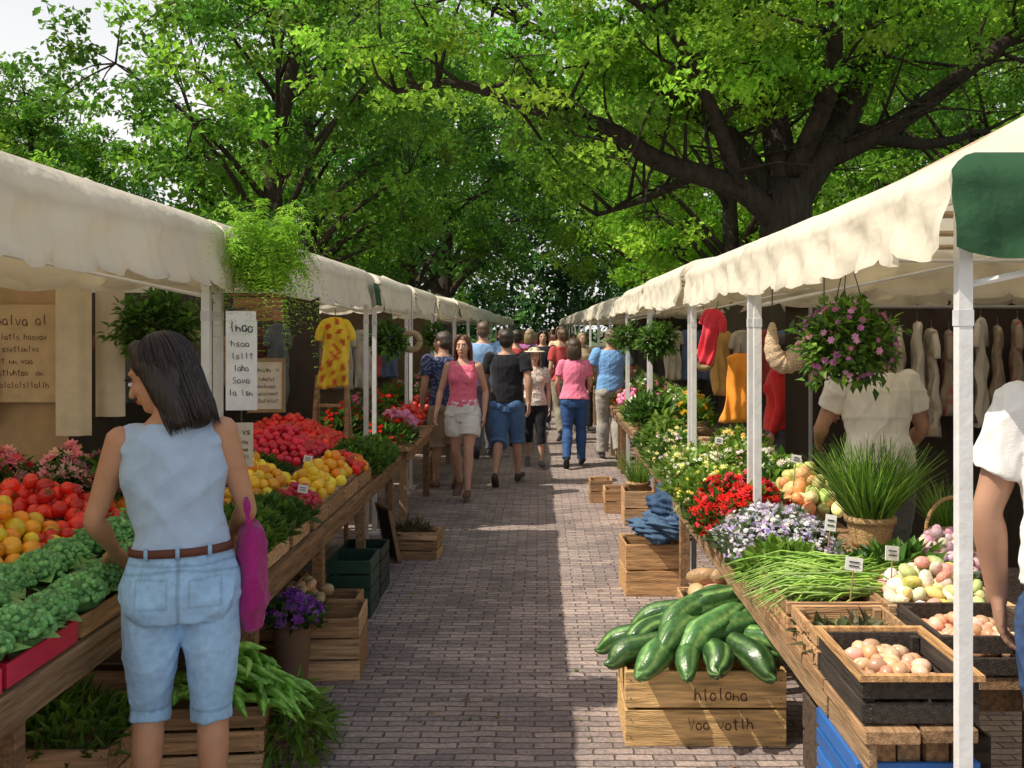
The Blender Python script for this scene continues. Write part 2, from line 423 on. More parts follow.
def crate(cx,cy,z,w,d,h,r=0,ns=3,col=None,name='wooden_crate',mat='woodx',th=.012):
    m=MB();gap=.012
    sh=(h-gap*(ns-1))/ns
    def c(): return np.array(col)*rnd.uniform(.8,1.12) if col is not None else wc_()*1.25
    def tl(): return rnd.uniform(-.0015,.0015)
    for i in range(ns):
        zz=z+.004+sh*(i+.5)+gap*i
        for sy in(-1,1): m.box((0,sy*(d/2-th/2)+tl(),zz+tl()),(w+tl()*2,th,sh),c())
        for sx in(-1,1): m.box((sx*(w/2-th/2),0,zz+tl()),(th,d-2*th-.004,sh),c())
    for sx in(-1,1):
        for sy in(-1,1): m.box((sx*(w/2-th-.014),sy*(d/2-th-.015),z+h/2),(.024,.024,h-.002),c()*.8)
    if mat!='metal':
        for i in range(ns):
            zz=z+.004+sh*(i+.5)+gap*i
            for sx in(-1,1):
                for dz in(-.25,.25): m.box((sx*(w/2-.022),-(d/2+.002),zz+dz*sh),(.006,.004,.006),(.08,.07,.06))
    nb=max(3,int(w/.09))
    for i in range(nb): m.box((-w/2+w*(i+.5)/nb,0,z+.012),(w/nb-.012,d-2*th-.006,.01),c()*.8)
    o=m.obj(name,mat,bevel=.002);o.location=(cx,cy,0);o.rotation_euler=(0,0,r);return o

# ------------------------------------------------------------------ produce
def mound(cx,cy,w,d,sp,h,p=3):
    P=[];row=0;y=-d/2+sp/2
    while y<d/2-sp*.3:
        x=-w/2+sp/2+(row%2)*sp/2
        while x<w/2-sp*.3:
            u=abs(2*x/w);v=abs(2*y/d);P.append((cx+x,cy+y,h*max(0,1-u**p)*max(0,1-v**p)))
            x+=sp
        y+=sp*.87;row+=1
    return np.array(P)
def fruit(name,cx,cy,z,w,d,r,cols,h=.1,tilt=0,mat='fruit',sq=(1,1,.92),proto=BALL,layers=2):
    m=MB();st=None
    for l in range(layers):
        k=1-.22*l
        P=mound(cx,cy,w*k,d*k,r*1.95,h)
        n=len(P)
        if n==0: continue
        P[:,2]+=z+r+l*r*1.15+(P[:,0]-cx)*tilt
        P+=rng.normal(size=P.shape)*r*.2
        P=P if l==0 else P[rng.random(n)<.8]
        n=len(P)
        sc=r*(1+rng.uniform(-.18,.12,(n,1)))*np.array(sq)*(1+rng.uniform(-.06,.06,(n,3)))
        m.inst(proto,P,rrot(n) if sq[0]!=sq[2] else rz(n),sc,jcol(cols,n,.22,.12))
        if l>=layers-2: st=P if st is None else np.concatenate([st,P])
    o=m.obj(name,mat,True)
    if st is not None and any(q in name for q in('tomato','strawberry','pepper')):
        sel=st[rng.random(len(st))<.55];n=len(sel)
        if n:
            D=rng.normal(size=(n,3))*.5+np.array([0,-.25,1.0]);D/=np.linalg.norm(D,axis=1)[:,None]
            m2=MB();m2.inst(STAR,sel+D*r*.95,rdir(D)[:,:,[2,0,1]],r*.55,jcol([(.08,.2,.03),(.12,.26,.04)],n,.2));m2.obj('calyxes','leaf',False,o)
    if 'orange' in name and st is not None:
        sel=st[rng.random(len(st))<.12];n=len(sel)
        if n:
            m2=MB();m2.inst(LEAF,sel+np.array([0,0,r*.9]),rdir(rng.normal(size=(n,3))*np.array([1,1,.3])),r*1.6,jcol([(.08,.2,.03)],n,.2));m2.obj('leaves','leaf',False,o)
    return o
def leafy(name,cx,cy,z,w,d,h,n,size,cols,proto=LEAF,fl=None,up=1.0,tilt=0,p=2.5,mat='leaf',rnd_in=.5,parent=None):
    m=MB()
    u=rng.uniform(-1,1,n);v=rng.uniform(-1,1,n)
    prof=np.maximum(0,1-np.abs(u)**p)*np.maximum(0,1-np.abs(v)**p)
    lump=.85+.15*np.sin(u*9+cx*7)*np.sin(v*8+cy*5)
    zz=z+h*prof*lump*(1-rnd_in*rng.random(n)**2)+u*w/2*tilt
    P=np.stack([cx+u*w/2,cy+v*d/2,zz],1)
    D=np.stack([u*.7,v*.7,np.full(n,up)],1)+rng.normal(size=(n,3))*.55
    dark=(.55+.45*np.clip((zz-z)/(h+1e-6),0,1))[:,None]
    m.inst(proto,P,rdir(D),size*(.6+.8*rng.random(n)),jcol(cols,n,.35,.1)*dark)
    o=m.obj(name,mat,False,parent)
    if fl:
        nf,fs,fc=fl;m2=MB()
        u=rng.uniform(-1,1,nf);v=rng.uniform(-1,1,nf)
        prof=np.maximum(0,1-np.abs(u)**p)*np.maximum(0,1-np.abs(v)**p)
        lump=.85+.15*np.sin(u*9+cx*7)*np.sin(v*8+cy*5)
        zz=z+h*prof*lump+size*.45+rng.uniform(-.02,.02,nf)+u*w/2*tilt
        P=np.stack([cx+u*w/2,cy+v*d/2,zz],1)
        D=np.stack([u*.6,v*.6-.2,np.ones(nf)],1)+rng.normal(size=(nf,3))*.3
        R=rdir(D)[:,:,[2,0,1]]
        m2.inst(FLOWER,P,R,fs*(.6+.7*rng.random(nf)),jcol(fc,nf,.25,.08))
        m2.obj('blossoms','petal',False,o)
    return o
GR=[(.09,.21,.03),(.13,.26,.035),(.07,.16,.025)]
BG=[(.22,.40,.05),(.17,.33,.035),(.27,.42,.07)]
OR=[(.92,.38,.02),(.94,.47,.03),(.90,.31,.015)]; YE=[(.92,.68,.04),(.92,.56,.03)]
RE=[(.70,.025,.015),(.56,.016,.012),(.80,.05,.025)]; PU=[(.30,.08,.44),(.44,.19,.57)]

# LEFT near table
table(-2.75,-1.45,1.6,4.15,.72)
m=MB();m.box((-2.15,3.5,.80),(.9,1.5,.14),(.2,.13,.08));m.obj('display_riser','woody',bevel=.004)
fruit('tomato_pile',-2.02,4.02,.88,.62,.42,.036,RE,.10,layers=3)
fruit('orange_pile',-2.0,3.52,.88,.52,.52,.036,OR+YE,.10,layers=3)
fruit('tomato_pile',-1.78,3.75,.85,.16,.75,.03,RE,.05,layers=2)
def broccoli(name,pts,r):
    m=MB()
    for p in pts:
        k=240;d=rng.normal(size=(k,3));d/=np.linalg.norm(d,axis=1)[:,None];d[:,2]=np.abs(d[:,2])*1.0-.15
        rr=r*rnd.uniform(.88,1.1)
        hh=rnd.uniform(.85,1.2)
        lump=1+.07*np.sin(d[:,0]*7+p[1]*20)*np.sin(d[:,1]*6+d[:,2]*5)
        P=np.array(p)+d*rr*lump[:,None]*np.array([1,1,.8])
        m.inst(BALL1,P,rrot(k),r*.115*(.7+.7*rng.random(k)),jcol([(.15,.38,.11),(.20,.45,.14),(.12,.31,.09)],k,.25)*hh)
        V,F=ell(p,(rr*.95,rr*.95,rr*.72),BALL);m.add(V,F,(.07,.2,.05))
        V,F=loft([(p[0],p[1],p[2]-r*.9),p],[(r*.3,r*.3),(r*.4,r*.4)],seg=8,sub=1);m.add(V,F,(.25,.4,.14))
        k=8;a=rng.uniform(0,6.28,k);D=np.stack([np.cos(a),np.sin(a),.4+0*a],1)
        m.inst(BROAD,np.array(p)+D*r*.35-np.array([0,0,r*.5]),rdir(D),r*1.25,jcol([(.16,.33,.09),(.22,.42,.12)],k,.2))
    return m.obj(name,'veg',True)
pts=[]
for i,yy in enumerate(np.arange(2.35,4.1,.185)):
    for j,xx in enumerate((-1.52,-1.69)):
        pts.append((xx-rnd.uniform(0,.02),yy+rnd.uniform(-.015,.015)+j*.09,.845+j*.06))
broccoli('broccoli_heads',pts,.084)
for i,(yy,c) in enumerate([(2.5,(.66,.03,.06)),(2.95,(.66,.02,.06)),(3.4,None),(3.85,(.66,.03,.07))]):
    crate(-1.6,yy,.722,.27,.42,.07,0,1,col=c or (.5,.28,.12),name='produce_tray',mat='metal' if c else 'woody')
def pot(name,x,y,z,r,h,col,mat='matte'):
    m=MB();V,F=loft([(x,y,z),(x,y,z+h*.5),(x,y,z+h)],[(r*.75,r*.75),(r*.9,r*.9),(r,r)],seg=20,sub=3,flat=True);m.add(V,F,col)
    V,F=loft([(x,y,z+h-.02),(x,y,z+h+.004)],[(r*1.08,r*1.08)]*2,seg=20,sub=1,flat=True);m.add(V,F,np.array(col)*.9)
    return m.obj(name,mat,True)
for x,y,c in[(-2.32,4.3,[(.85,.28,.33),(.88,.48,.43),(.75,.1,.15)]),(-2.08,4.38,[(.88,.33,.38),(.88,.58,.48)]),(-1.9,4.42,[(.5,.22,.28)])]:
    p=pot('flower_bucket',x,y,.88,.07,.15,(.12,.16,.14))
    leafy('cut_flowers',x,y,1.0,.26,.24,.17,260,.07,GR,fl=(130,.03,c),p=2)
crate(-1.70,3.55,.0,.5,.42,.3);leafy('leafy_greens',-1.70,3.55,.25,.46,.38,.13,700,.09,BG,proto=NARROW)
crate(-1.34,4.00,.0,.52,.40,.26,.10)
def pods(name,cx,cy,z,w,d,n,l,r,cols,lay=(0,1,0),h=.15,proto_r=(.3,1,.9,.2)):
    m=MB()
    for i in range(n):
        u,v=rnd.uniform(-1,1),rnd.uniform(-1,1)
        a=rnd.gauss(0,.4);dx=lay[0]*math.cos(a)-lay[1]*math.sin(a);dy=lay[0]*math.sin(a)+lay[1]*math.cos(a)
        c=np.array([cx+u*w/2,cy+v*d/2,z+h*(1-u*u)*(1-v*v*.5)*rnd.uniform(.4,1)+r])
        D=np.array([dx,dy,rnd.gauss(.1,.12)]);b=np.array([rnd.gauss(0,.1),rnd.gauss(0,.1),-.12])*l
        ll=l*rnd.uniform(.8,1.15);rr=r*rnd.uniform(.8,1.2)
        V,F=loft([c-D*ll/2+b,c-D*ll*.2,c+D*ll*.2,c+D*ll/2+b],[(rr*q,rr*q) for q in proto_r],seg=12,sub=4)
        col=np.array(rnd.choice(cols))*rnd.uniform(.75,1.2)
        ang=np.tile(np.arange(12),len(V)//12);cc=np.tile(col,(len(V),1))*np.where(ang%3==0,1.4,.85)[:,None]
        m.add(V,F,cc)
    return m.obj(name,'squash',True)
pods('green_bean_pile',-1.22,3.93,.24,.46,.32,95,.25,.018,[(.17,.40,.05),(.24,.50,.08),(.13,.33,.04)],(.7,-.7,0),.20)
leafy('leafy_greens',-.99,4.05,.06,.20,.40,.20,420,.09,BG,proto=NARROW,up=-.1)
crate(-1.9,4.3,.0,.5,.4,.3)
# LEFT table 2
table(-2.55,-1.10,3.95,7.9,.71)
m=MB()
for yy in np.arange(4.15,7.8,.45): m.box((-1.75,yy,.76),(1.2,.40,.10),wc_())
m.obj('display_riser','woodx',bevel=.004)
crate(-1.28,4.32,.712,.30,.36,.08,ns=1);leafy('herb_bunch',-1.28,4.3,.79,.32,.42,.14,900,.055,BG+GR,p=3)
crate(-1.28,4.72,.712,.30,.34,.08,ns=1);leafy('herb_bunch',-1.28,4.72,.79,.32,.38,.11,800,.055,GR,p=3)
fruit('orange_pile',-1.72,4.55,.815,.46,.62,.04,OR,.13,layers=3)
fruit('orange_pile',-1.65,5.25,.815,.60,.62,.036,OR+YE,.15,layers=3)
crate(-1.26,5.1,.712,.28,.32,.08,ns=1);fruit('cherry_pile',-1.26,5.1,.77,.26,.30,.02,[(.6,.02,.04),(.48,.01,.06)],.08,layers=3)
crate(-1.26,5.5,.712,.28,.40,.08,ns=1);fruit('lemon_pile',-1.26,5.5,.77,.26,.38,.033,YE,.08,layers=3,sq=(1,1.2,.95))
crate(-1.26,5.95,.712,.28,.40,.08,ns=1);fruit('apricot_pile',-1.26,5.95,.77,.26,.38,.033,OR+YE,.08,layers=3)
crate(-1.26,6.4,.712,.28,.40,.08,ns=1);fruit('pepper_pile',-1.26,6.4,.77,.26,.38,.035,RE+OR,.07,layers=2,sq=(1,1.3,.9))
leafy('herb_bunch',-1.3,7.1,.73,.42,.85,.18,1600,.06,BG+GR,p=3)
leafy('herb_bunch',-1.85,6.0,.81,.6,.5,.14,900,.06,GR,p=3)
fruit('tomato_pile',-2.05,5.2,.815,.4,1.0,.036,RE,.14,layers=3)
fruit('radish_pile',-1.75,6.7,.815,.6,.7,.03,[(.75,.02,.06),(.65,.015,.04)],.13,layers=3)
fruit('strawberry_pile',-1.9,7.4,.815,.9,.7,.028,[(.8,.02,.02),(.75,.06,.03)],.15,layers=3)
leafy('flower_bunch',-2.3,6.6,.82,.4,1.8,.25,1500,.07,GR,fl=(260,.03,[(.75,.1,.1),(.85,.55,.5)]))
leafy('herb_bunch',-1.32,7.7,.73,.4,.36,.14,500,.06,BG,p=3)
crate(-1.05,5.02,.0,.32,.36,.30,.06);crate(-1.42,5.2,.0,.34,.36,.4)
crate(-1.16,5.55,.0,.3,.34,.22,0,2);pot('flower_pot',-1.17,4.70,.0,.09,.34,(.18,.11,.07))
leafy('purple_flowers',-1.17,4.70,.33,.26,.26,.12,260,.06,GR,fl=(130,.026,PU),p=2)
fruit('potato_sack_pile',-1.2,5.05,.30,.24,.28,.035,[(.45,.3,.15)],.04,mat='veg',sq=(1,1.3,.8))
crate(-1.13,6.05,.0,.26,.34,.34,0,4,col=(.02,.06,.04),name='plastic_crate',mat='metal')
crate(-1.15,6.5,.0,.28,.36,.3,0,4,col=(.015,.04,.03),name='plastic_crate',mat='metal')
crate(-.90,7.5,.0,.30,.26,.2,-.1);leafy('herb_bunch',-.95,7.5,.16,.22,.2,.1,160,.08,[(.2,.18,.08)],proto=NARROW)
m=MB();m.box((0,0,.0),(.02,.26,.40),(.02,.02,.022));
for a,b in(((0,-.13,0),(.028,.02,.42)),((0,.13,0),(.028,.02,.42)),((0,0,.2),(.028,.28,.02)),((0,0,-.2),(.028,.28,.02))): m.box(a,b,(.25,.15,.08))
o=m.obj('chalkboard','matte');o.location=(-1.12,7.35,.21);o.rotation_euler=(.0,-.2,.5)

# ------------------------------------------------------------------ RIGHT goods
table(.82,1.12,2.53,2.90,.70);table(.82,1.58,2.91,6.3,.70)
crate(.975,2.75,.702,.30,.40,.115,0,2,col=(.05,.04,.032),name='egg_crate',mat='woody')
m=MB()
for a,b in(((.975,2.545,.826),(.32,.02,.016)),((.975,2.955,.826),(.32,.02,.016)),((.825,2.75,.826),(.02,.388,.016)),((1.125,2.75,.826),(.02,.388,.016))): m.box(a,b,(.50,.28,.12))
m.obj('crate_rim','woody')
EG=[(.68,.36,.22),(.78,.50,.35),(.70,.42,.27),(.60,.31,.18)]
fruit('eggs',.975,2.79,.735,.25,.29,.022,EG,.01,sq=(1,1.3,1),layers=2)
crate(1.34,3.08,.702,.34,.36,.115,0,2,col=(.06,.045,.035),name='egg_crate',mat='woody')
fruit('eggs',1.34,3.08,.735,.29,.3,.022,EG,.01,sq=(1,1.3,1),layers=2)
crate(.98,3.14,.702,.30,.30,.10,0,2);leafy('herb_bunch',.98,3.12,.72,.25,.25,.05,160,.06,[(.2,.18,.08),(.1,.13,.05)])
crate(1.36,3.47,.702,.42,.38,.10,0,2)
fruit('potato_pile',1.36,3.45,.75,.38,.34,.027,[(.65,.5,.15),(.7,.32,.26),(.5,.55,.22),(.8,.65,.55),(.75,.7,.5)],.06,sq=(1,1.3,.8),layers=3,mat='veg')
crate(.99,3.55,.702,.32,.4,.09,0,2)
def bunch(name,cx,cy,z,l,n,ax,cols,r=.10,white=True):
    m=MB()
    for i in range(n):
        a=rnd.gauss(0,.28);d=np.array([ax[0]*math.cos(a)-ax[1]*math.sin(a),ax[0]*math.sin(a)+ax[1]*math.cos(a),rnd.uniform(-.1,.10)])
        o=np.array([cx+rnd.uniform(-r,r),cy+rnd.uniform(-r,r),z+abs(rnd.gauss(0,.022))])
        L_=l*rnd.uniform(.7,1.15);c=np.array(rnd.choice(cols))*rnd.uniform(.7,1.2)
        s_=rnd.gauss(0,.03)
        V,F=loft([o,o+d*L_*.35,o+d*L_*.7+np.array([0,s_,.005]),o+d*L_+np.array([0,s_*2,-.04])],[(.0045,.0045),(.0038,.0038),(.0034,.0034),(.001,.001)],seg=6,sub=2)
        t=np.repeat(np.linspace(0,1,len(V)//6),6)[:,None]
        C=np.where(t<.25,np.array([.7,.72,.48]),c) if white else np.tile(c,(len(V),1))
        m.add(V,F,C)
    return m.obj(name,'veg',True)
bunch('spring_onions',1.14,3.52,.79,.32,190,(-1,.15),BG+[(.35,.5,.15)],.08)
bunch('spring_onions',1.20,3.78,.78,.34,160,(-1,.35),BG,.09)
bunch('spring_onions',1.10,3.62,.80,.30,110,(.9,.5),GR+BG,.07,False)
leafy('herb_bunch',.98,4.0,.72,.32,.26,.12,700,.06,BG,p=3)
leafy('leafy_greens',1.40,3.85,.74,.4,.3,.10,400,.08,GR)
fruit('garlic_pile',1.60,3.95,.72,.30,.34,.024,[(.6,.4,.45),(.6,.5,.42),(.45,.25,.32)],.12,layers=3,mat='veg')
LAV=[(.72,.66,.78),(.58,.48,.7),(.82,.80,.80)]
leafy('lavender_flowers',1.05,4.42,.72,.50,.62,.18,1300,.055,[(.16,.24,.10),(.22,.3,.15)],fl=(1500,.013,LAV),p=3)
leafy('red_flowers',1.02,5.05,.72,.50,.60,.23,1600,.06,GR,fl=(480,.028,RE+[(.85,.06,.09),(.75,.1,.12)]),p=3)
def grass_pot(x,y,z,r,h,l,n,cols=BG+GR,name='potted_chives',potcol=(.55,.35,.16)):
    pot_=pot(name,x,y,z,r,h,potcol,'wicker')
    m=MB();a=rng.uniform(0,6.28,n);q=rng.random(n)**.5
    P=np.stack([x+np.cos(a)*q*r*.8,y+np.sin(a)*q*r*.8,np.full(n,z+h-.01)],1)
    D=np.stack([np.cos(a)*q*.55,np.sin(a)*q*.55,np.ones(n)],1)+rng.normal(size=(n,3))*.12
    R=rdir(D)
    ll=l*(.7+.45*rng.random(n));m.inst(BLADE,P,R,np.stack([ll*.35,ll,ll*.8],1),jcol(cols,n,.35))
    m.obj('blades','leaf',False,pot_);return pot_
grass_pot(1.40,4.22,.80,.10,.12,.32,760)
m=MB();m.box((1.40,4.22,.75),(.24,.24,.09),(.3,.18,.09));m.obj('wooden_block','woodx',bevel=.003)
grass_pot(1.78,4.35,.74,.07,.1,.22,260)
m=MB();V,F=loft([(1.66,4.0,.82),(1.66,4.0,.9)],[(.09,.09),(.11,.11)],seg=20,sub=2,flat=True);m.add(V,F,(.45,.28,.12))
pts_=[(1.66+.11*math.cos(t),4.0,.9+.14*math.sin(t)) for t in np.linspace(0,math.pi,12)]
V,F=loft(pts_,[(.008,.008)]*12,side=(0,1,0),seg=8,sub=1);m.add(V,F,(.45,.28,.12));m.obj('wicker_basket','wicker',True)
def card(x,y,z,w=.07,h=.055,name='price_card',rz_=0):
    m=MB();m.box((0,0,h/2+.1),(w,.003,h),(.8,.8,.76));m.bar((0,0,-.02),(0,0,.1),.003,(.3,.2,.1))
    for i in range(2):m.box((0,-.0035,h*.35+.1+i*h*.3),(w*.6,.002,h*.08),(.05,.05,.05))
    o=m.obj(name,'matte');o.location=(x,y,z);o.rotation_euler=(-.15,.15,rz_);return o
card(1.06,3.40,.79,.06,.045);card(1.22,3.46,.81,.055,.05,rz_=.3);card(1.16,4.02,.80,.045,.065);card(-1.2,4.95,.80,.05,.04);card(1.3,5.1,.93,.05,.04);card(-1.35,5.7,.85,.05,.04);card(1.1,6.2,.90,.05,.04)
table(.85,1.6,6.35,9.4,.70)
leafy('yellow_flowers',1.02,5.75,.72,.46,.60,.18,1300,.06,BG,fl=(240,.020,[(.88,.78,.15),(.78,.83,.35)]),p=3)
fruit('gourd_pile',1.42,5.35,.72,.3,.6,.036,[(.8,.55,.2),(.45,.5,.15),(.75,.3,.12),(.8,.7,.35)],.12,mat='veg',layers=3,sq=(1,1.4,.9))
leafy('herb_bunch',1.42,5.9,.74,.36,.5,.22,900,.07,GR+BG,fl=(60,.025,[(.85,.8,.65)]))
leafy('flower_bunch',1.05,6.5,.72,.5,.7,.20,1500,.065,BG+[(.3,.42,.1)],fl=(260,.018,[(.85,.8,.3),(.85,.85,.65)]),p=3)
leafy('flower_bunch',1.0,7.3,.72,.4,.8,.22,1400,.065,GR+BG,fl=(160,.022,[(.8,.7,.75),(.85,.75,.3)]),p=3)
leafy('flower_bunch',1.4,6.9,.74,.4,1.2,.26,1400,.07,BG,fl=(200,.022,[(.85,.65,.2),(.8,.75,.65)]),p=3)
leafy('flower_bunch',1.05,8.2,.72,.45,.8,.22,1200,.07,GR,fl=(160,.022,[(.75,.25,.35),(.85,.8,.3)]),p=3)
def potted(x,y,z,r,l,n,cols=GR,fl=None,pc=(.3,.15,.09),name='potted_plant',proto=LEAF):
    o=pot(name,x,y,z,r,r*1.5,pc)
    leafy('foliage',x,y,z+r*1.3,r*3.4,r*3.4,r*2.4,n,l,cols,fl=fl,p=2,parent=o,rnd_in=.9,proto=proto);return o
potted(1.02,8.9,.72,.11,.10,500,GR);potted(.98,9.3,.72,.1,.09,400,GR)
potted(.98,7.85,.72,.09,.08,300,BG)
crate(.68,4.28,.0,.66,.40,.31,0,2,col=(.66,.42,.18),name='squash_crate')
def squash(name):
    m=MB();r_=random.Random(12)
    # x, y, z, dirx, diry, length : fanned out, stem ends hanging over the near-left edge
    L0=[(.44,4.22,.375,-1,-.35,.34),(.50,4.15,.385,-.55,-.8,.36),(.60,4.13,.385,-.25,-1,.36),(.70,4.12,.38,.05,-1,.32),(.82,4.14,.385,.5,-.85,.34),(.93,4.18,.38,.9,-.45,.32),
        (.42,4.36,.38,-1,.1,.34),(.50,4.30,.44,-.9,-.5,.38),(.60,4.24,.455,-.6,-.8,.40),(.72,4.22,.46,-.75,-.6,.42),(.83,4.26,.455,-.9,-.35,.38),(.93,4.32,.44,.85,.3,.32),
        (.66,4.32,.52,-.8,-.55,.42),(.78,4.36,.53,-.85,-.3,.38),(.58,4.38,.48,-1,.1,.36),(.88,4.40,.47,-.9,.2,.34),(.70,4.42,.46,-1,.0,.36),(.9,4.2,.42,.6,-.5,.26)]
    for (x,y,z,dx,dy,l) in L0:
        D=np.array([dx,dy,r_.uniform(-.28,.05)]);D/=np.linalg.norm(D);c=np.array([x+.02,y,z]);b=np.array([0,0,-.03]);sw=np.array([-D[1],D[0],0])*r_.uniform(-.03,.03)
        r=r_.uniform(.043,.060)
        V,F=loft([c-D*l/2+b+sw,c-D*l*.3,c,c+D*l*.3,c+D*l/2+b+sw,c+D*(l/2+.03)+b+sw],[(r*.34,r*.34),(r*.72,r*.72),(r,r),(r*1.05,r*1.05),(r*.62,r*.62),(r*.2,r*.2)],seg=24,sub=5)
        V2=V;k=np.tile(np.arange(24),len(V)//24);base=np.array([.055,.145,.04])*r_.uniform(.55,1.6)
        C=np.tile(base,(len(V),1));C[k%4==0]=np.array([.24,.40,.12])*r_.uniform(.5,1.2);C[k%4==2]*=.75
        C[:24*5]=[.36,.42,.2]
        ctr=V.reshape(-1,24,3).mean(1);off=V-np.repeat(ctr,24,0);V=V+off*np.where(k%4==0,-.09,.03)[:,None]
        m.add(V,F,C)
    return m.obj(name,'squash',True)
squash('squash_pile')
def scribble(seed,w,h,col,parent,at,name='hand_lettering',lw=.0022,words=1):
    """hand-written strokes standing 1-2 mm proud of the board"""
    r_=random.Random(seed);m=MB();x=-w/2
    nl=max(4,int(w/(h*.62)));st=w/nl
    for i in range(nl):
        if i and r_.random()<.12: x+=st;continue
        kind=r_.choice('oilnaehvst');cx=x+st*.5
        tall=h*(1 if kind in 'lhit' or i==0 else .62);ww=st*.36
        if kind in 'oae': p=[(cx+ww*math.cos(t),tall/2+tall*.48*math.sin(t)) for t in np.linspace(.4,6.4,9)]+([(cx+ww,0)] if kind!='o' else [])
        elif kind in 'il': p=[(cx,tall),(cx-ww*.1,tall*.5),(cx+ww*.2,0)]
        elif kind in 'nh': p=[(cx-ww,tall),(cx-ww,0),(cx-ww*.8,tall*.5),(cx,tall*.62),(cx+ww*.8,tall*.4),(cx+ww,0)]
        elif kind=='v': p=[(cx-ww,tall),(cx,0),(cx+ww,tall)]
        elif kind=='s': p=[(cx+ww,tall),(cx-ww*.6,tall*.85),(cx-ww*.4,tall*.55),(cx+ww*.8,tall*.35),(cx+ww*.4,0),(cx-ww,tall*.08)]
        else: p=[(cx-ww,tall*.7),(cx+ww,tall*.75),(cx,tall*.75),(cx,tall),(cx,tall*.2),(cx+ww*.6,0)]
        j=r_.uniform(-.06,.06)*h
        P=[(a,-.0005*(q%2),b+j) for q,(a,b) in enumerate(p)]
        V,F=loft(P,[(lw*r_.uniform(.8,1.2),.0012)]*len(P),side=(1,0,.01),seg=5,sub=2,flat=True);m.add(V,F,col)
        x+=st
    o=m.obj(name,'matte',False,parent);o.location=at;return o
sqc=[o for o in bpy.data.objects if o.name.startswith('squash_crate')][0]
INK=(.09,.045,.025)
scribble(4,.22,.05,INK,sqc,(.06,-.2035,.195),lw=.0028);scribble(9,.27,.045,INK,sqc,(.06,-.2035,.075),lw=.0028)
fruit('bread_loaves',.86,5.0,.36,.26,.3,.05,[(.6,.4,.24),(.55,.33,.18)],.03,mat='veg',sq=(1,1.6,.8))
crate(.90,5.05,.0,.36,.4,.35,0,3)
crate(.72,6.55,.0,.36,.36,.33,.05,2,col=(.55,.32,.15))
def cloth_pile(name,c,r,col,mat='denim'):
    V,L,T=proto_ico(5);V=V.copy()
    f=1+.16*np.sin(V[:,0]*7+V[:,2]*5)+.10*np.sin(V[:,1]*13+V[:,0]*6)+.06*np.sin(V[:,2]*21+V[:,1]*9+V[:,0]*8)+.04*np.sin(V[:,0]*33+V[:,2]*17)
    V=V*f[:,None]*np.array(r)+np.array(c);m=MB();m.add(V,(L,T),col);return m.obj(name,mat,True)
cloth_pile('folded_jeans',(.80,6.5,.42),(.20,.2,.09),(.08,.14,.23));cloth_pile('folded_jeans',(.86,6.62,.52),(.13,.2,.15),(.05,.095,.17))
cloth_pile('folded_jeans',(.92,6.42,.56),(.07,.14,.15),(.07,.12,.21))
crate(.72,9.35,.0,.24,.3,.22,0,2);crate(.86,8.8,.0,.26,.36,.3,0,2);grass_pot(.87,8.8,.3,.1,.06,.28,220)
crate(.60,9.9,.0,.22,.3,.22,0,2)
crate(.985,2.78,.0,.36,.40,.36,0,4,col=(.02,.13,.42),name='plastic_crate',mat='metal');crate(.985,2.78,.364,.32,.38,.22,0,4,col=(.02,.13,.42),name='plastic_crate',mat='metal')
crate(1.2,3.4,.0,.5,.4,.4,0,3,col=(.1,.07,.05));pot('metal_bucket',1.25,4.0,.0,.1,.22,(.3,.3,.32),'metal')

# ------------------------------------------------------------------ generic far stalls
pal=[([GR,RE]),([BG,YE]),([GR,OR]),([BG,[(.8,.75,.7)]]),([GR,[(.7,.2,.35)]])]
def far_stall(s,y0,y1,xf):
    x0,x1=(xf,xf+.8) if s>0 else (xf-.8,xf)
    table(x0,x1,y0+.1,y1-.1,.72)
    y=y0+.35
    while y<y1-.2:
        a,b=rnd.choice(pal)
        cx=(x0+x1)/2
        if rnd.random()<.6:
            leafy('flower_bunch',cx-s*.16,y,.74,.42,.6,.18,420,.085,a,fl=(70,.032,b),p=3)
        else: fruit('fruit_pile',cx-s*.16,y,.74,.4,.55,.04,b,.12,layers=2,proto=BALL1)
        leafy('flower_bunch',cx+s*.22,y,.76,.34,.6,.28,300,.1,a,fl=(60,.032,b),p=3)
        y+=.62
for k,(a,b) in enumerate(LY):
    if 2<=k<10: far_stall(-1,a,b,-1.08)
for k,(a,b) in enumerate(RY):
    if 3<=k<10: far_stall(1,a,b,.9)

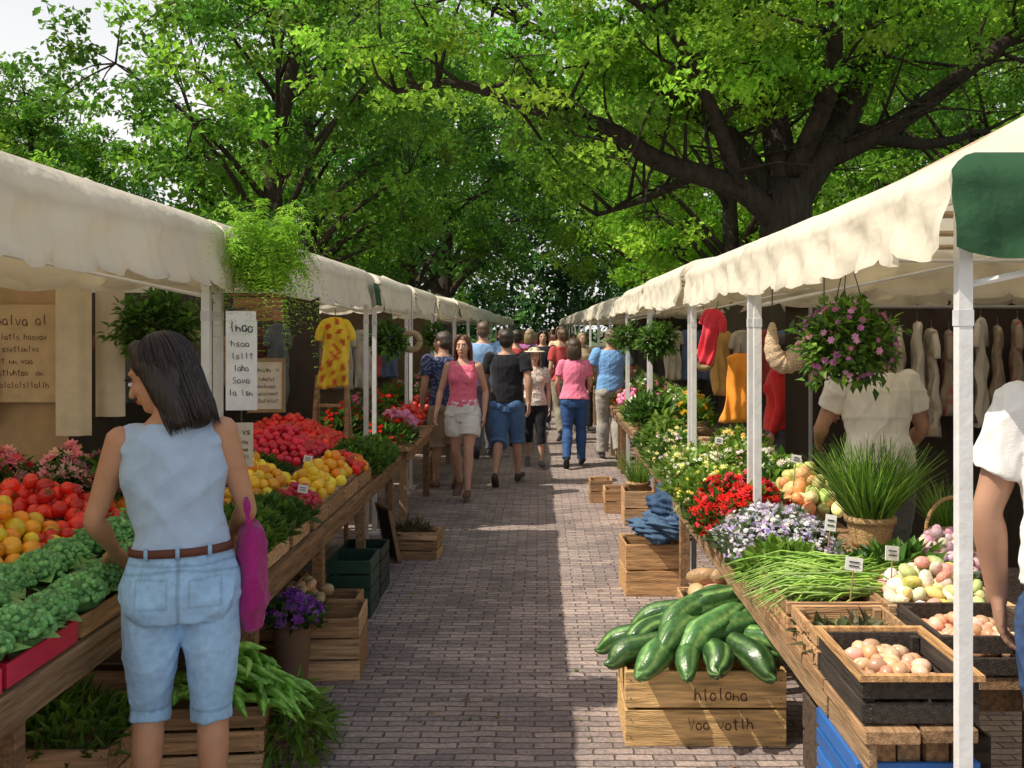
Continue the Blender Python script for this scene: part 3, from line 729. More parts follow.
# ------------------------------------------------------------------ hanging things
def foliage_ball(name,c,r,n,size,cols,fl=None,hang=.0,proto=LEAF,zs=1.0,top=2.04):
    m=MB();d=rng.normal(size=(n,3));d/=np.linalg.norm(d,axis=1)[:,None]
    lump=1+.2*np.sin(d[:,0]*5+c[0]*9)*np.sin(d[:,2]*6)+.13*np.sin(d[:,1]*9+d[:,2]*7)
    rr=(r*rng.uniform(.45,1.08,n)*lump)[:,None]
    P=np.array(c)+d*rr*np.array([1,1,zs]);P[:,2]-=hang*rng.random(n)**2*(rr[:,0]/r)
    D=d+rng.normal(size=(n,3))*.6+np.array([0,0,.1-hang])
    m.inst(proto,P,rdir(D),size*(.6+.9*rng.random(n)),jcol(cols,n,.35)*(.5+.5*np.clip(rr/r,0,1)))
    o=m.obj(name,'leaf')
    if fl:
        nf,fs,fc=fl;d=rng.normal(size=(nf,3));d/=np.linalg.norm(d,axis=1)[:,None]
        P=np.array(c)+d*r*1.04*np.array([1,1,zs]);m2=MB();m2.inst(FLOWER,P,rdir(d)[:,:,[2,0,1]],fs*(.7+.5*rng.random(nf)),jcol(fc,nf,.25));m2.obj('blossoms','petal',False,o)
    m3=MB()
    V,F=loft([(c[0],c[1],c[2]-r*.6*zs),(c[0],c[1],c[2])],[(r*.4,r*.4),(r*.62,r*.62)],seg=16,sub=2,flat=True);m3.add(V,F,(.12,.07,.04))
    for a in (0,2.1,4.2): m3.bar((c[0]+r*.6*math.cos(a),c[1]+r*.6*math.sin(a),c[2]),(c[0],c[1],top),.0025,(.1,.1,.1))
    m3.obj('basket','wicker',True,o);return o
foliage_ball('hanging_flower_basket',(1.25,4.05,1.66),.185,1800,.042,GR+BG[:1],(130,.016,[(.75,.25,.5),(.8,.4,.65),(.6,.2,.5)]),zs=.85)
foliage_ball('hanging_plant',(-1.77,4.62,1.73),.18,1900,.042,[(.08,.19,.03),(.12,.26,.04)],zs=.8)
foliage_ball('hanging_plant',(1.05,8.9,1.62),.15,700,.06,GR,zs=.9)
foliage_ball('hanging_plant',(-1.35,8.75,1.62),.15,700,.06,GR,zs=.9)
foliage_ball('hanging_plant',(-1.3,12.4,1.62),.16,500,.06,GR,zs=.9)
foliage_ball('hanging_plant',(1.0,11.6,1.62),.16,500,.06,GR,zs=.9)
par=empty('hanging_fern_planter')
m=MB();m.box((-1.19,4.22,1.80),(.16,.20,.10),(.32,.15,.07));m.box((-1.19,4.22,1.857),(.18,.22,.012),(.26,.12,.06));m.obj('planter_box','woodx',False,par,.003)
m=MB();n=230;a=rng.uniform(0,6.28,n)
lf=[]
for i in range(n):
    aa=a[i];l=rnd.uniform(.26,.52);q=rnd.random()
    o=np.array([-1.17+.05*math.cos(aa),4.22+.05*math.sin(aa),1.87])
    up=rnd.uniform(.9,2.1)*l;out=l*.38*(.45+q)
    dr=rnd.uniform(-.05,.65)*l*2.4*q
    ts=np.linspace(.08,1,30)
    for t in ts:
        p=o+np.array([math.cos(aa)*out*t,math.sin(aa)*out*t,up*t*1.2-(up*.9+dr)*t*t])
        for sgn in(-1,1):
            tang=np.array([-math.sin(aa)*sgn,math.cos(aa)*sgn,-.25]);lf.append((p,tang,.036*(1.15-t)+.010))
P=np.array([l[0] for l in lf]);D=np.array([l[1] for l in lf])+rng.normal(size=(len(lf),3))*.25
m.inst(NARROW,P,rdir(D),np.array([l[2] for l in lf]),jcol([(.30,.55,.04),(.40,.64,.06),(.22,.45,.04)],len(lf),.25))
m.obj('fern_fronds','leaf',False,par)

def board(name,c,w,h,col,yaw=0,frame=None,lines=6,mat='matte',title=True,ink=(.06,.05,.05),lh=None):
    m=MB();m.box((0,0,0),(w,.012,h),col)
    if frame is not None:
        for a,b in(((0,0,h/2),(w+.02,.02,.02)),((0,0,-h/2),(w+.02,.02,.02)),((w/2,0,0),(.02,.022,h-.022)),((-w/2,0,0),(.02,.022,h-.022))): m.box(a,b,frame)
    o=m.obj(name,mat);o.location=c;o.rotation_euler=(0,0,yaw)
    step=h*.86/(lines+(1 if title else 0));z=h*.43
    if title:
        z-=step*1.15;scribble(rnd.randint(0,999),w*.78,step*.85,ink,o,(0,-.0075,z),lw=.0025);z-=step*.2
    for i in range(lines-(1 if title else 0)):
        z-=step;scribble(rnd.randint(0,999),w*rnd.uniform(.45,.8),step*.5,ink,o,(rnd.uniform(-.05,.05)*w,-.0075,z),lw=.0014)
    return o
board('hanging_menu_sign',(-1.235,4.12,1.585),.125,.41,(.82,.81,.77),.1,None,6,ink=(.03,.03,.03))
board('small_sign',(-1.225,4.10,1.24),.085,.18,(.6,.52,.40),.1,None,4)
m=MB();m.bar((-1.31,4.12,1.80),(-1.19,4.12,1.80),.004,(.05,.05,.05));m.bar((-1.235,4.12,1.38),(-1.235,4.12,1.33),.003,(.05,.05,.05));m.obj('sign_bracket','metal')
board('kraft_poster',(-2.46,4.70,1.60),.36,.46,(.60,.44,.25),0,None,6,ink=(.14,.08,.04))
pb=board('kraft_poster',(-2.64,4.65,1.46),.16,.34,(.52,.36,.19),0,(.3,.18,.09),2,ink=(.12,.08,.05))
board('price_board',(-1.62,5.9,1.38),.20,.3,(.66,.6,.5),.1,(.3,.2,.1),5)

def garment(name,c,w,h,col,yaw=0,sleeve=.0,th=.03,flare=1.0,pat=None,hang=True,ry=0):
    m=MB()
    P=[(0,0,h/2),(0,0,h/2-.03),(0,0,h*.3),(0,0,0),(0,0,-h*.5)]
    Rr=[(w*.14,th*.4),(w*.40,th*.8),(w*.36,th),(w*.36*((1+flare)/2),th),(w*.42*flare,th*1.4)]
    V,F=loft(P,Rr,seg=40,sub=10,flat=True)
    zz=(h/2-V[:,2])/h;ph=c[0]*13+c[1]*7
    V[:,1]+=np.sin(V[:,0]*21/max(w,.2)+2*np.sin(V[:,2]*9+ph)+ph)*.022*zz+np.sin(V[:,0]*75+V[:,2]*12+ph)*.012*zz+np.sin(V[:,2]*25+V[:,0]*20+ph)*.008
    V[:,0]+=.02*np.sin(V[:,2]*11+ph)*zz
    V[:,2]+=np.where(V[:,2]<-h*.45,np.sin(V[:,0]*30+ph)*.012,0)
    C=np.tile(np.array(col,float),(len(V),1))
    if pat is not None: 
        msk=(np.sin(V[:,0]*60+2*np.sin(V[:,2]*20))*np.sin(V[:,2]*48+V[:,0]*20)>.35);C[msk]=pat
    m.add(V,F,C)
    if sleeve>0:
        for sx in(-1,1):
            V,F=loft([(sx*w*.30,0,h/2-.05),(sx*(w*.30+sleeve*.35),0,h/2-.05-sleeve*.6),(sx*(w*.32+sleeve*.42),0,h/2-.06-sleeve*1.15)],[(w*.13,th*.7),(w*.12,th*.8),(w*.10,th*.7)],side=(1,0,0),seg=14,sub=4,flat=True)
            m.add(V,F,col)
    if hang:
        m.bar((0,0,h/2-.01),(0,0,h/2+.06),.003,(.1,.1,.1));m.bar((-w*.3,0,h/2-.035),(0,0,h/2+.01),.004,(.25,.15,.08));m.bar((w*.3,0,h/2-.035),(0,0,h/2+.01),.004,(.25,.15,.08))
    o=m.obj(name,'cloth',True);o.location=c;o.rotation_euler=(0,ry,yaw);return o
garment('yellow_patterned_dress',(-1.52,7.4,1.54),.26,.52,(.82,.60,.05),.3,.10,pat=(.55,.10,.03),flare=1.1)
garment('orange_dress',(1.36,6.75,1.32),.24,.46,(.86,.32,.04),.1,.0,flare=1.4)
garment('red_shirt',(1.12,6.55,1.67),.22,.36,(.66,.04,.06),-.9,.06,flare=.6,ry=.3)
for i in range(14):
    x=1.95+i*.11;garment('hanging_dress',(x,6.62+rnd.uniform(-.05,.05),1.40+rnd.uniform(-.04,.04)),.24,rnd.uniform(.5,.75),rnd.choice([(.3,.24,.18),(.5,.45,.38),(.12,.05,.05),(.38,.1,.07),(.6,.55,.48),(.1,.12,.1),(.2,.15,.22)]),1.2+rnd.uniform(-.3,.3),rnd.choice([0,.12]),pat=rnd.choice([None,(.45,.33,.22),(.35,.1,.08)]))
m=MB();m.bar((1.8,6.62,1.86),(3.6,6.62,1.86),.012,(.3,.3,.3));
for x in(1.8,3.6): m.bar((x,6.62,0),(x,6.62,1.86),.014,(.3,.3,.3))
m.obj('clothes_rail','metal')
for i in range(9):
    x=-2.0-i*.16;garment('hanging_shirt',(x,7.6,1.42+rnd.uniform(-.04,.04)),.26,rnd.uniform(.45,.65),rnd.choice([(.3,.24,.18),(.1,.13,.15),(.15,.06,.06),(.12,.17,.12)]),1.0+rnd.uniform(-.3,.3),.1)
for (s_,y_,x_) in[(1,9.3,1.7),(-1,12.6,-1.9),(1,12.0,1.6),(-1,10.2,-1.8)]:
    for i in range(7): garment('hanging_shirt',(x_+s_*i*.2,y_,1.4),.28,.6,rnd.choice([(.35,.24,.18),(.45,.42,.35),(.4,.07,.06),(.1,.14,.25),(.6,.36,.12)]),rnd.uniform(-.6,.6),.1)
m=MB()
def horn(pts,rr,col):
    V,F=loft(pts,[(r,r) for r in rr],side=(0,1,0),seg=16,sub=8);n_=len(V)//16;k=np.arange(n_);f=1+.07*np.sin(k*1.9)
    ctr=V.reshape(-1,16,3).mean(1);V=np.repeat(ctr,16,0)+(V-np.repeat(ctr,16,0))*np.repeat(f,16)[:,None];m.add(V,F,col)
horn([(1.12,4.8,1.73),(1.12,4.8,1.62),(1.16,4.8,1.555),(1.22,4.8,1.565),(1.28,4.8,1.62),(1.34,4.8,1.66),(1.39,4.8,1.71)],[.018,.04,.05,.055,.05,.035,.02],(.64,.47,.30))
horn([(1.31,4.82,1.62),(1.34,4.82,1.54),(1.32,4.82,1.46)],[.03,.035,.02],(.55,.4,.25))
m.bar((1.12,4.8,1.74),(1.12,4.8,2.04),.003,(.1,.1,.1));m.bar((1.37,4.8,1.70),(1.37,4.8,2.04),.003,(.1,.1,.1))
m.obj('straw_horn_wreath','wicker',True)
def torus(name,c,R_,r,col,mat='wicker'):
    pts=[(c[0]+R_*math.cos(t),c[1],c[2]+R_*math.sin(t)) for t in np.linspace(0,6.283,25)]
    m=MB();V,F=loft(pts,[(r,r)]*25,side=(0,1,0),seg=10,sub=1,flat=True);m.add(V,F,col);m.bar((c[0],c[1],c[2]+R_),(c[0],c[1],2.05),.003,(.1,.1,.1));return m.obj(name,mat,True)
torus('straw_wreath',(-1.37,4.45,1.62),.05,.025,(.4,.28,.15));torus('straw_wreath',(-1.15,8.9,1.6),.075,.03,(.45,.33,.18));torus('straw_wreath',(1.14,6.95,1.5),.06,.025,(.4,.3,.16))
m=MB()
for sx_ in(-.16,.16):
    for sy in(-.25,.25): m.bar((sx_,sy,0),(sx_*.7,0,1.35),.018,(.35,.22,.12))
for i in range(4):
    z=.28+i*.28;m.box((0,-.25*(1-z/1.35),z),(.32-.05*i,.07,.02),(.35,.22,.12))
o=m.obj('step_ladder','wood');o.location=(-1.62,7.75,.0)

# ------------------------------------------------------------------ people
def fuse(name,parts,vox,mat,col,parent,sm=3,fold=0,fseed=0,ff=1.0):
    V=[];F=[];k=0
    for v,f in parts:
        V.append(v);F+= [tuple(i+k for i in q) for q in f];k+=len(v)
    me=bpy.data.meshes.new(name);me.from_pydata(np.concatenate(V).tolist(),[],F)
    o=bpy.data.objects.new(name,me);COL.objects.link(o)
    r=o.modifiers.new('r','REMESH');r.mode='VOXEL';r.voxel_size=vox
    s=o.modifiers.new('s','SMOOTH');s.factor=.5;s.iterations=sm
    dg=bpy.context.evaluated_depsgraph_get();dg.update()
    nm=bpy.data.meshes.new_from_object(o.evaluated_get(dg));o.modifiers.clear();o.data=nm;bpy.data.meshes.remove(me)
    n=len(nm.vertices)
    if fold>0:
        A=np.empty(n*3,np.float32);nm.vertices.foreach_get('co',A);A=A.reshape(-1,3)
        N=np.empty(n*3,np.float32);nm.vertices.foreach_get('normal',N);N=N.reshape(-1,3)
        r_=np.random.default_rng(fseed);d=np.zeros(n)
        for q in range(6):
            a=r_.normal(size=3)*np.array([22,22,16])*ff;b=r_.normal(size=3)*14*ff
            d+=(1-np.abs(np.sin(A@a*.5+r_.uniform(0,6)+1.6*np.sin(A@b+r_.uniform(0,6)))))**2/3
        A=A+N*(d-.45)[:,None]*fold
        nm.vertices.foreach_set('co',A.astype(np.float32).ravel())
    nm.materials.clear();nm.materials.append(M[mat]);
    if callable(col):
        A=np.empty(n*3,np.float32);nm.vertices.foreach_get('co',A);C=col(A.reshape(-1,3))
    else: C=np.array(col,float)
    set_col(nm,C);nm.shade_smooth();o.parent=parent
    return o
def person(name,loc,yaw,H=1.7,sex='f',skin=(.50,.28,.19),hair=(.03,.018,.012),style='bob',top=(.5,.5,.5),sleeve='short',bottom=(.1,.1,.2),hem=.1,
           shoes=(.1,.1,.1),lean=0,side=0,twist=0,arms=None,legs=None,hy=0,hp=0,vox=.009,bag=None,toppat=None,belt=None,bmat='cloth',loose=.012,waist=1.0,topz=None,hat=None,near=False):
    root=empty(name);f=sex=='f'
    def U(P):
        P=np.array(P,float);one=P.ndim==1
        if one:P=P[None]
        dz=P[:,2]-.95;w=np.clip(dz/.18,0,1);up=dz>0
        x,y=P[:,0].copy(),P[:,1].copy();a=twist*w;x,y=x*np.cos(a)-y*np.sin(a),x*np.sin(a)+y*np.cos(a)
        a=lean*w;y2=y*np.cos(a)+dz*np.sin(a);z2=dz*np.cos(a)-y*np.sin(a)
        a=side*w;x2=x*np.cos(a)+z2*np.sin(a);z3=z2*np.cos(a)-x*np.sin(a)
        Q=np.stack([np.where(up,x2,P[:,0]),np.where(up,y2,P[:,1]),np.where(up,.95+z3,P[:,2])],1)
        return Q[0] if one else Q
    def UP(pf): return U(pf[0]),pf[1]
    if f: TR=[(.80,.150,.105,-.01),(.90,.172,.120,-.01),(1.0,.142,.100,0),(1.07,.122,.090,0),(1.18,.138,.10,0),(1.28,.152,.105,.0),(1.36,.145,.085,-.005),(1.415,.095,.065,-.008),(1.45,.052,.052,-.01)]
    else: TR=[(.80,.150,.105,0),(.90,.162,.112,0),(1.0,.152,.108,0),(1.08,.150,.105,0),(1.2,.168,.115,0),(1.3,.182,.118,0),(1.38,.168,.095,-.005),(1.43,.115,.07,-.008),(1.465,.058,.058,-.01)]
    shx=.158 if f else .185;shz=1.375 if f else 1.395
    def torso(z0,z1,g,extra=0):
        zs=np.linspace(z0,z1,14);T=np.array(TR);R_=[];P_=[]
        for z in zs:
            rx=np.interp(z,T[:,0],T[:,1])+g;ry=np.interp(z,T[:,0],T[:,2])+g
            if z<1.1: rx+=extra;ry+=extra
            P_.append((0,np.interp(z,T[:,0],T[:,3]),z));R_.append((rx,ry))
        return loft(P_,R_,seg=28,sub=2,flat=True)
    body=[UP(torso(.80,1.455,0))];topP=[];botP=[]
    LG=legs or {'L':((-.09,.015,.49),(-.09,-.01,.085)),'R':((.09,.015,.49),(.09,-.01,.085))}
    shoesP=[]
    hj=.088
    for sgn,key in((-1,'L'),(1,'R')):
        hip=np.array([sgn*hj,0,.87]);kn=np.array(LG[key][0],float);an=np.array(LG[key][1],float)
        kk=1.0 if f else 1.03
        Pt=[hip,hip+(kn-hip)*.35,hip+(kn-hip)*.8,kn,kn+(an-kn)*.28+np.array([0,-.012,0]),kn+(an-kn)*.65,an]
        Rr=np.array([(.085,.09),(.080,.086),(.056,.060),(.048,.052),(.050,.056),(.036,.038),(.030,.034)])*kk
        body.append(loft(Pt,Rr,seg=18,sub=4))
        tot=np.array(Pt)
        A=catmull(np.concatenate([tot,Rr],1),6)
        seglen=np.concatenate([[0],np.cumsum(np.linalg.norm(np.diff(A[:,:3],axis=0),axis=1))]);cut=(.87-hem)/(.785)*seglen[-1]
        kx=np.searchsorted(seglen,cut);kx=max(3,min(kx,len(A)-1));A=A[:kx+1]
        ex=loose+ (np.linspace(0,1,len(A))*loose*(.9 if near else 1.3))
        step=max(1,len(A)//9);idx=list(range(0,len(A)-1,step))+[len(A)-1]
        botP.append(loft(A[idx,:3],np.stack([A[idx,3]+ex[idx],A[idx,4]+ex[idx]],1),seg=20,sub=3,flat=True))
        fd=np.array([sgn*.12,1,0]);fd/=np.linalg.norm(fd)
        pitch=LG[key][2] if len(LG[key])>2 else 0
        def ft(u,v): 
            c,s_=math.cos(pitch),math.sin(pitch)
            return an+fd*(u*c+ (v)*s_)+np.array([0,0,v*c-u*s_])
        shoesP.append(loft([ft(-.045,-.035),ft(0,-.03),ft(.06,-.042),ft(.13,-.052),ft(.18,-.056)],[(.030,.042),(.038,.050),(.040,.038),(.044,.028),(.032,.022)],side=(1,0,0),seg=16,sub=4))
        body.append(loft([an,ft(.03,-.035),ft(.12,-.055)],[(.03,.033),(.032,.03),(.03,.018)],seg=12,sub=3))
        botP.append(ell(tuple(hip+np.array([0,0,.0])),(.095+loose,.10+loose,.09),BALL)) 
    if f:
        for sx in(-1,1):
            botP.append(ell((sx*.075,-.050,.87),(.090+loose*.6,.078+loose*.6,.095)));body.append(ell((sx*.075,-.05,.87),(.085,.070,.09)))
            b_=ell((sx*.066,.068,1.245),(.062,.055,.06));body.append(UP(b_));b2=ell((sx*.066,.068,1.245),(.07,.064,.068));topP.append(UP(b2))
    else:
        for sx in(-1,1): botP.append(ell((sx*.075,-.04,.875),(.09+loose,.08+loose,.09)))
    botP.append(UP(torso(.80,waist,.012+loose*.4)))
    tz=topz if topz else .90
    if sleeve=='shell':
        topP.append(UP(torso(tz,1.425,.015,.004)))
        for sx in(-1,1): topP.append(UP(loft([(sx*.115,.045,1.34),(sx*.112,.0,1.418),(sx*.115,-.05,1.34)],[(.040,.018),(.040,.016),(.042,.018)],side=(1,0,0),seg=12,sub=4)))
    elif sleeve=='none': topP.append(UP(torso(tz,1.385,.013,.006)))
    else: topP.append(UP(torso(tz,1.43,.017,.014)))
    if sleeve=='none':
        for sx in(-1,1): topP.append(UP(loft([(sx*.10,.065,1.34),(sx*.098,.02,1.425),(sx*.10,-.05,1.36)],[(.034,.014),(.030,.014),(.036,.014)],side=(1,0,0),seg=12,sub=4)))
    AR=arms or {}
    df={'L':((-.05,-.03,-.27),(.0,.07,-.235)),'R':((.05,-.03,-.27),(.0,.07,-.235))}
    for sgn,key in((-1,'L'),(1,'R')):
        a=AR.get(key,df[key]);sh=U((sgn*shx,-.005,shz));el=sh+np.array(a[0],float);wr=el+np.array(a[1],float)
        k=1.0 if f else 1.18
        body.append(loft([sh,sh+(el-sh)*.3,sh+(el-sh)*.75,el,el+(wr-el)*.25,el+(wr-el)*.65,wr],np.array([(.048,.050),(.044,.048),(.036,.037),(.032,.034),(.036,.036),(.029,.027),(.023,.019)])*k,seg=16,sub=4))
        body.append(ell(sh,(.050*k,.052*k,.052*k),BALL))
        d=(wr-el)/np.linalg.norm(wr-el);pn=np.array(a[2],float) if len(a)>2 else np.array([-sgn*1.0,.2,0])
        pn=pn-d*(pn@d);pn/=np.linalg.norm(pn);sv=np.cross(d,pn)
        fwd=sv if (sv@np.array([0,1,.0]))>0 else -sv
        body.append(loft([wr-d*.01,wr+d*.03,wr+d*.085],[(.022*k,.017*k),(.034*k,.016*k),(.038*k,.013*k)],side=sv,seg=12,sub=3))
        for q,(of,ln) in enumerate([(.030,.068),(.010,.078),(-.010,.072),(-.029,.056)]):
            b=wr+d*.085+fwd*of*k;c1=b+d*ln*.5+pn*.008+fwd*of*.12;c2=c1+d*ln*.42+pn*.022
            body.append(loft([b-d*.02,b,c1,c2],[.0095,.0095,.0088,.007],side=sv,seg=8,sub=2))
        t0=wr+d*.025+fwd*.022;body.append(loft([t0,t0+fwd*.022+d*.03+pn*.01,t0+fwd*.03+d*.065+pn*.02],[.013,.0105,.008],side=pn,seg=8,sub=3))
        if sleeve not in('none','shell'):
            if sleeve=='short': topP.append(loft([sh+np.array([-sgn*.03,0,.005]),sh+(el-sh)*.12,sh+(el-sh)*.62],np.array([(.060,.062),(.062,.064),(.060,.062)])*k,seg=18,sub=4,flat=True))
            else: topP.append(loft([sh+np.array([-sgn*.03,0,.005]),sh+(el-sh)*.3,el,el+(wr-el)*.5,wr-d*.01],np.array([(.060,.062),(.056,.058),(.046,.048),(.042,.042),(.034,.034)])*k,seg=18,sub=4,flat=True))
            topP.append(ell(sh,(.060*k,.062*k,.060*k),BALL))
    body.append(UP(loft([(0,-.012,1.40),(0,-.006,1.46),(0,.004,1.53)],[(.058,.056),(.050,.052),(.050,.054)] if f else [(.068,.064),(.060,.060),(.058,.06)],seg=16,sub=3)))
    def HD(pf):
        V=np.array(pf[0],float)-np.array([0,-.01,1.50])
        c,s_=math.cos(hp),math.sin(hp);V=np.stack([V[:,0],V[:,1]*c+V[:,2]*s_,V[:,2]*c-V[:,1]*s_],1)
        c,s_=math.cos(hy),math.sin(hy);V=np.stack([V[:,0]*c-V[:,1]*s_,V[:,0]*s_+V[:,1]*c,V[:,2]],1)
        return U(V+np.array([0,-.01,1.50])),pf[1]
    hd=[ell((0,-.012,1.605),(.074,.094,.092)),ell((0,.022,1.555),(.060,.070,.088)),ell((0,.058,1.497),(.030,.026,.022)),
        loft([(0,.086,1.598),(0,.100,1.575),(0,.110,1.556)],[(.009,.010),(.010,.012),(.015,.012)],seg=10,sub=3),
        ell((0,.083,1.528),(.025,.012,.013),BALL),ell((0,.070,1.618),(.048,.020,.012),BALL)]
    for sx in(-1,1): hd+= [ell((sx*.074,-.005,1.572),(.010,.019,.031),BALL),ell((sx*.040,.058,1.558),(.022,.024,.022),BALL)]
    body+=[HD(h) for h in hd]
    fuse('body',body,vox,'skin',skin,root,2)
    fm=MB()
    for sx in(-1,1):
        for c,r,cl in[((sx*.030,.0835,1.585),(.0135,.008,.008),(.75,.72,.70)),((sx*.030,.0895,1.585),(.006,.004,.006),(.03,.02,.015)),((sx*.031,.090,1.604),(.019,.006,.0038),np.array(hair)*.8+.01)]:
            v,fc=HD(ell(c,r,BALL));fm.add(v,fc,cl)
    for c,r in[((0,.0935,1.5305),(.021,.006,.0045)),((0,.0925,1.5225),(.018,.006,.0055))]:
        v,fc=HD(ell(c,r,BALL));fm.add(v,fc,np.array(skin)*np.array([.95,.45,.5]))
    fm.obj('face_features','skin',True,root)
    if style!='bald':
        hp_=[ell((0,-.024,1.622),(.084,.098,.088)),ell((0,-.045,1.58),(.080,.075,.085))]
        if style in('bob','long'):
            bz=(1.385 if near else 1.44) if style=='bob' else 1.33
            hp_.append(loft([(0,-.045,1.66),(0,-.080,1.58),(0,-.078,1.50),(0,-.082,bz)],[(.06,.04),(.082,.045),(.088,.040),(.078,.020)],seg=20,sub=4))
            yo=-.028 if near else 0
            for sx in(-1,1):
                hp_.append(loft([(sx*.040,.040+yo*.6,1.690),(sx*.074,.022+yo,1.635),(sx*.084,yo,1.56),(sx*.086,-.012+yo,1.49),(sx*.076,-.03+yo,bz+.005)],[(.022,.03),(.018,.038),(.016,.042),(.018,.042),(.012,.03)],side=(1,0,0),seg=14,sub=4))
        if style=='tail': hp_.append(loft([(0,-.10,1.62),(0,-.15,1.57),(0,-.13,1.46),(0,-.12,1.38)],[(.03,.03),(.03,.03),(.03,.025),(.012,.01)],seg=12,sub=4))
        fuse('hair',[HD(h) for h in hp_],min(vox,.009),'hair',hair,root,3,.004,5)
        if near and style=='bob':
            sm_=MB();r_=random.Random(3)
            for q in range(620):
                az=math.pi/2+1.30+ r_.random()*(2*math.pi-2.60)
                pt=[];off=r_.uniform(.0,.009)
                for th in np.linspace(.12,1.5,7):
                    pt.append((math.cos(az)*(.086+off)*math.sin(th),-.028+math.sin(az)*(.102+off)*math.sin(th),1.622+(.090+off)*math.cos(th)))
                lx,ly,lz=pt[-1];bzz=bz+r_.uniform(-.025,.035);
                for q2,zz in enumerate(np.linspace(lz-.04,bzz,5)):
                    kq=(q2+1)/5;pt.append((lx*(1+.02*math.sin(kq*3)-.05*kq)+r_.gauss(0,.0014),ly*(1-.06*kq)-(.012 if ly<0 else .03)*kq+r_.gauss(0,.0014),zz))
                V,F=loft(pt,[(.0018,.0018)]*(len(pt)-1)+[(.0006,.0006)],seg=4,sub=2,flat=True)
                v,fc=HD((V,F));sm_.add(v,fc,np.array(hair)*r_.uniform(.7,2.4))
            sm_.obj('hair_strands','hair',True,root)
    if hat is not None:
        fuse('hat',[HD(ell((0,-.02,1.65),(.095,.11,.075))),HD(loft([(0,-.01,1.655),(0,-.01,1.667)],[(.16,.175),(.15,.16)],seg=28,sub=1,flat=True))],.009,'cloth',hat,root,1)
    tc=top
    if toppat is not None:
        def tc(A):
            C=np.tile(np.array(top,float),(len(A),1));m_=(np.sin(A[:,0]*70+3*np.sin(A[:,2]*30))*np.sin(A[:,2]*75+3*np.sin(A[:,0]*40+A[:,1]*30)))>.2;C[m_]=toppat;return C
    sd_=int(abs(loc[0]*37+loc[1]*11))
    fuse('top',topP,vox,'cloth',tc,root,3 if near else 4,.014 if near else .009,sd_,.8 if near else 1)
    bc_=bottom
    if bmat=='denim' and near:
        def bc_(A):
            C=np.tile(np.array(bottom,float),(len(A),1));x,y,z=A.T
            fade=1+.22*np.exp(-((z-.70)/.12)**2)+.12*np.exp(-((z-.88)/.06)**2);C*=fade[:,None]
            b=y<0
            for sx in(-1,1):
                u=np.abs(x-sx*.080);inx=(u<.050)&(z>.850)&(z<.945);ini=(u<.044)&(z>.856)&(z<.939);C[b&inx&~ini]*=.78
            C[b&(np.abs(z-(.972+.12*np.abs(x)*-1))<.0045)]*=.76
            C[b&(np.abs(x)<.004)&(z>.80)]*=.7
            C[(z>waist-.05)&(z<waist-.043)]*=.75
            C[(np.abs(z-(hem+.035))<.004)]*=.75
            return C
    fuse('trousers',botP,vox,bmat,bc_,root,3,.012 if near else .008,int(abs(loc[0]*17+loc[1]*31)))
    fuse('shoes',shoesP,vox,'matte',shoes,root,2)
    if belt is not None:
        z_=waist-.012
        T=np.array(TR);rx=np.interp(z_,T[:,0],T[:,1])+.026;ry=np.interp(z_,T[:,0],T[:,2])+.027
        v,fc=loft([(0,0,z_-.012),(0,0,z_+.012)],[(rx,ry)]*2,seg=36,sub=1,flat=True);mm=MB();mm.add(U(v),fc,belt)
        for a_ in(-2.2,-1.57,-.95,.9,2.2):
            p_=U(np.array([rx*math.cos(a_),ry*math.sin(a_),z_]));mm.box(p_,(.012,.012,.036),np.array(bottom)*.85)
        mm.obj('belt','matte',True,root)
    if bag is not None:
        bc,bcol,strap=bag
        bp=[loft([np.array(bc)+np.array(o) for o in[(0,0,.14),(0,0,.05),(0,0,-.06),(0,0,-.13)]],[(.045,.085),(.05,.115),(.055,.13),(.04,.11)],side=(1,0,0),seg=22,sub=4)]
        bp.append(loft([np.array(bc)+np.array([0,.07,.12]),np.array(strap)+np.array([0,.05,0]),np.array(strap)+np.array([0,-.05,0]),np.array(bc)+np.array([0,-.07,.12])],[(.012,.006)]*4,seg=10,sub=6))
        fuse('shoulder_bag',bp,.007,'cloth',bcol,root,2,.014,3)
    k=H/1.7;root.scale=(k,k,k);root.location=(loc[0],loc[1],loc[2] if len(loc)>2 else .004);root.rotation_euler=(0,0,yaw)
    return root
SK1=(.56,.33,.22);SK2=(.46,.26,.17);SK3=(.32,.17,.11)
def walk(ph=1,s=1.0):
    a=((-.085,.14*s,.50),(-.085,.20*s,.095),-.15);b=((.085,-.02,.485),(.085,-.26*s,.14),.55)
    if ph>0: return {'L':a,'R':b}
    return {'L':((-.085,-.02,.485),(-.085,-.26*s,.14),.55),'R':((.085,.14*s,.50),(.085,.20*s,.095),-.15)}
person('woman_shopper',(-1.15,3.2),.25,1.69,'f',(.54,.28,.16),(.020,.012,.009),'bob',(.43,.56,.72),'shell',(.36,.58,.82),.47,shoes=(.3,.2,.15),
    lean=.10,side=-.08,hy=1.15,hp=.28,vox=.006,belt=(.13,.05,.03),bmat='denim',loose=.009,waist=1.03,topz=1.005,near=True,
    arms={'L':((-.085,.03,-.255),(.03,.20,-.14),(0,0,-1)),'R':((.075,.03,-.265),(-.06,.20,-.12),(0,0,-1))},
    legs={'L':((-.105,.04,.49),(-.115,.0,.085)),'R':((.095,.0,.49),(.10,-.03,.085))},bag=((.215,.07,.89),(.36,.02,.17),(.20,.05,1.15)))
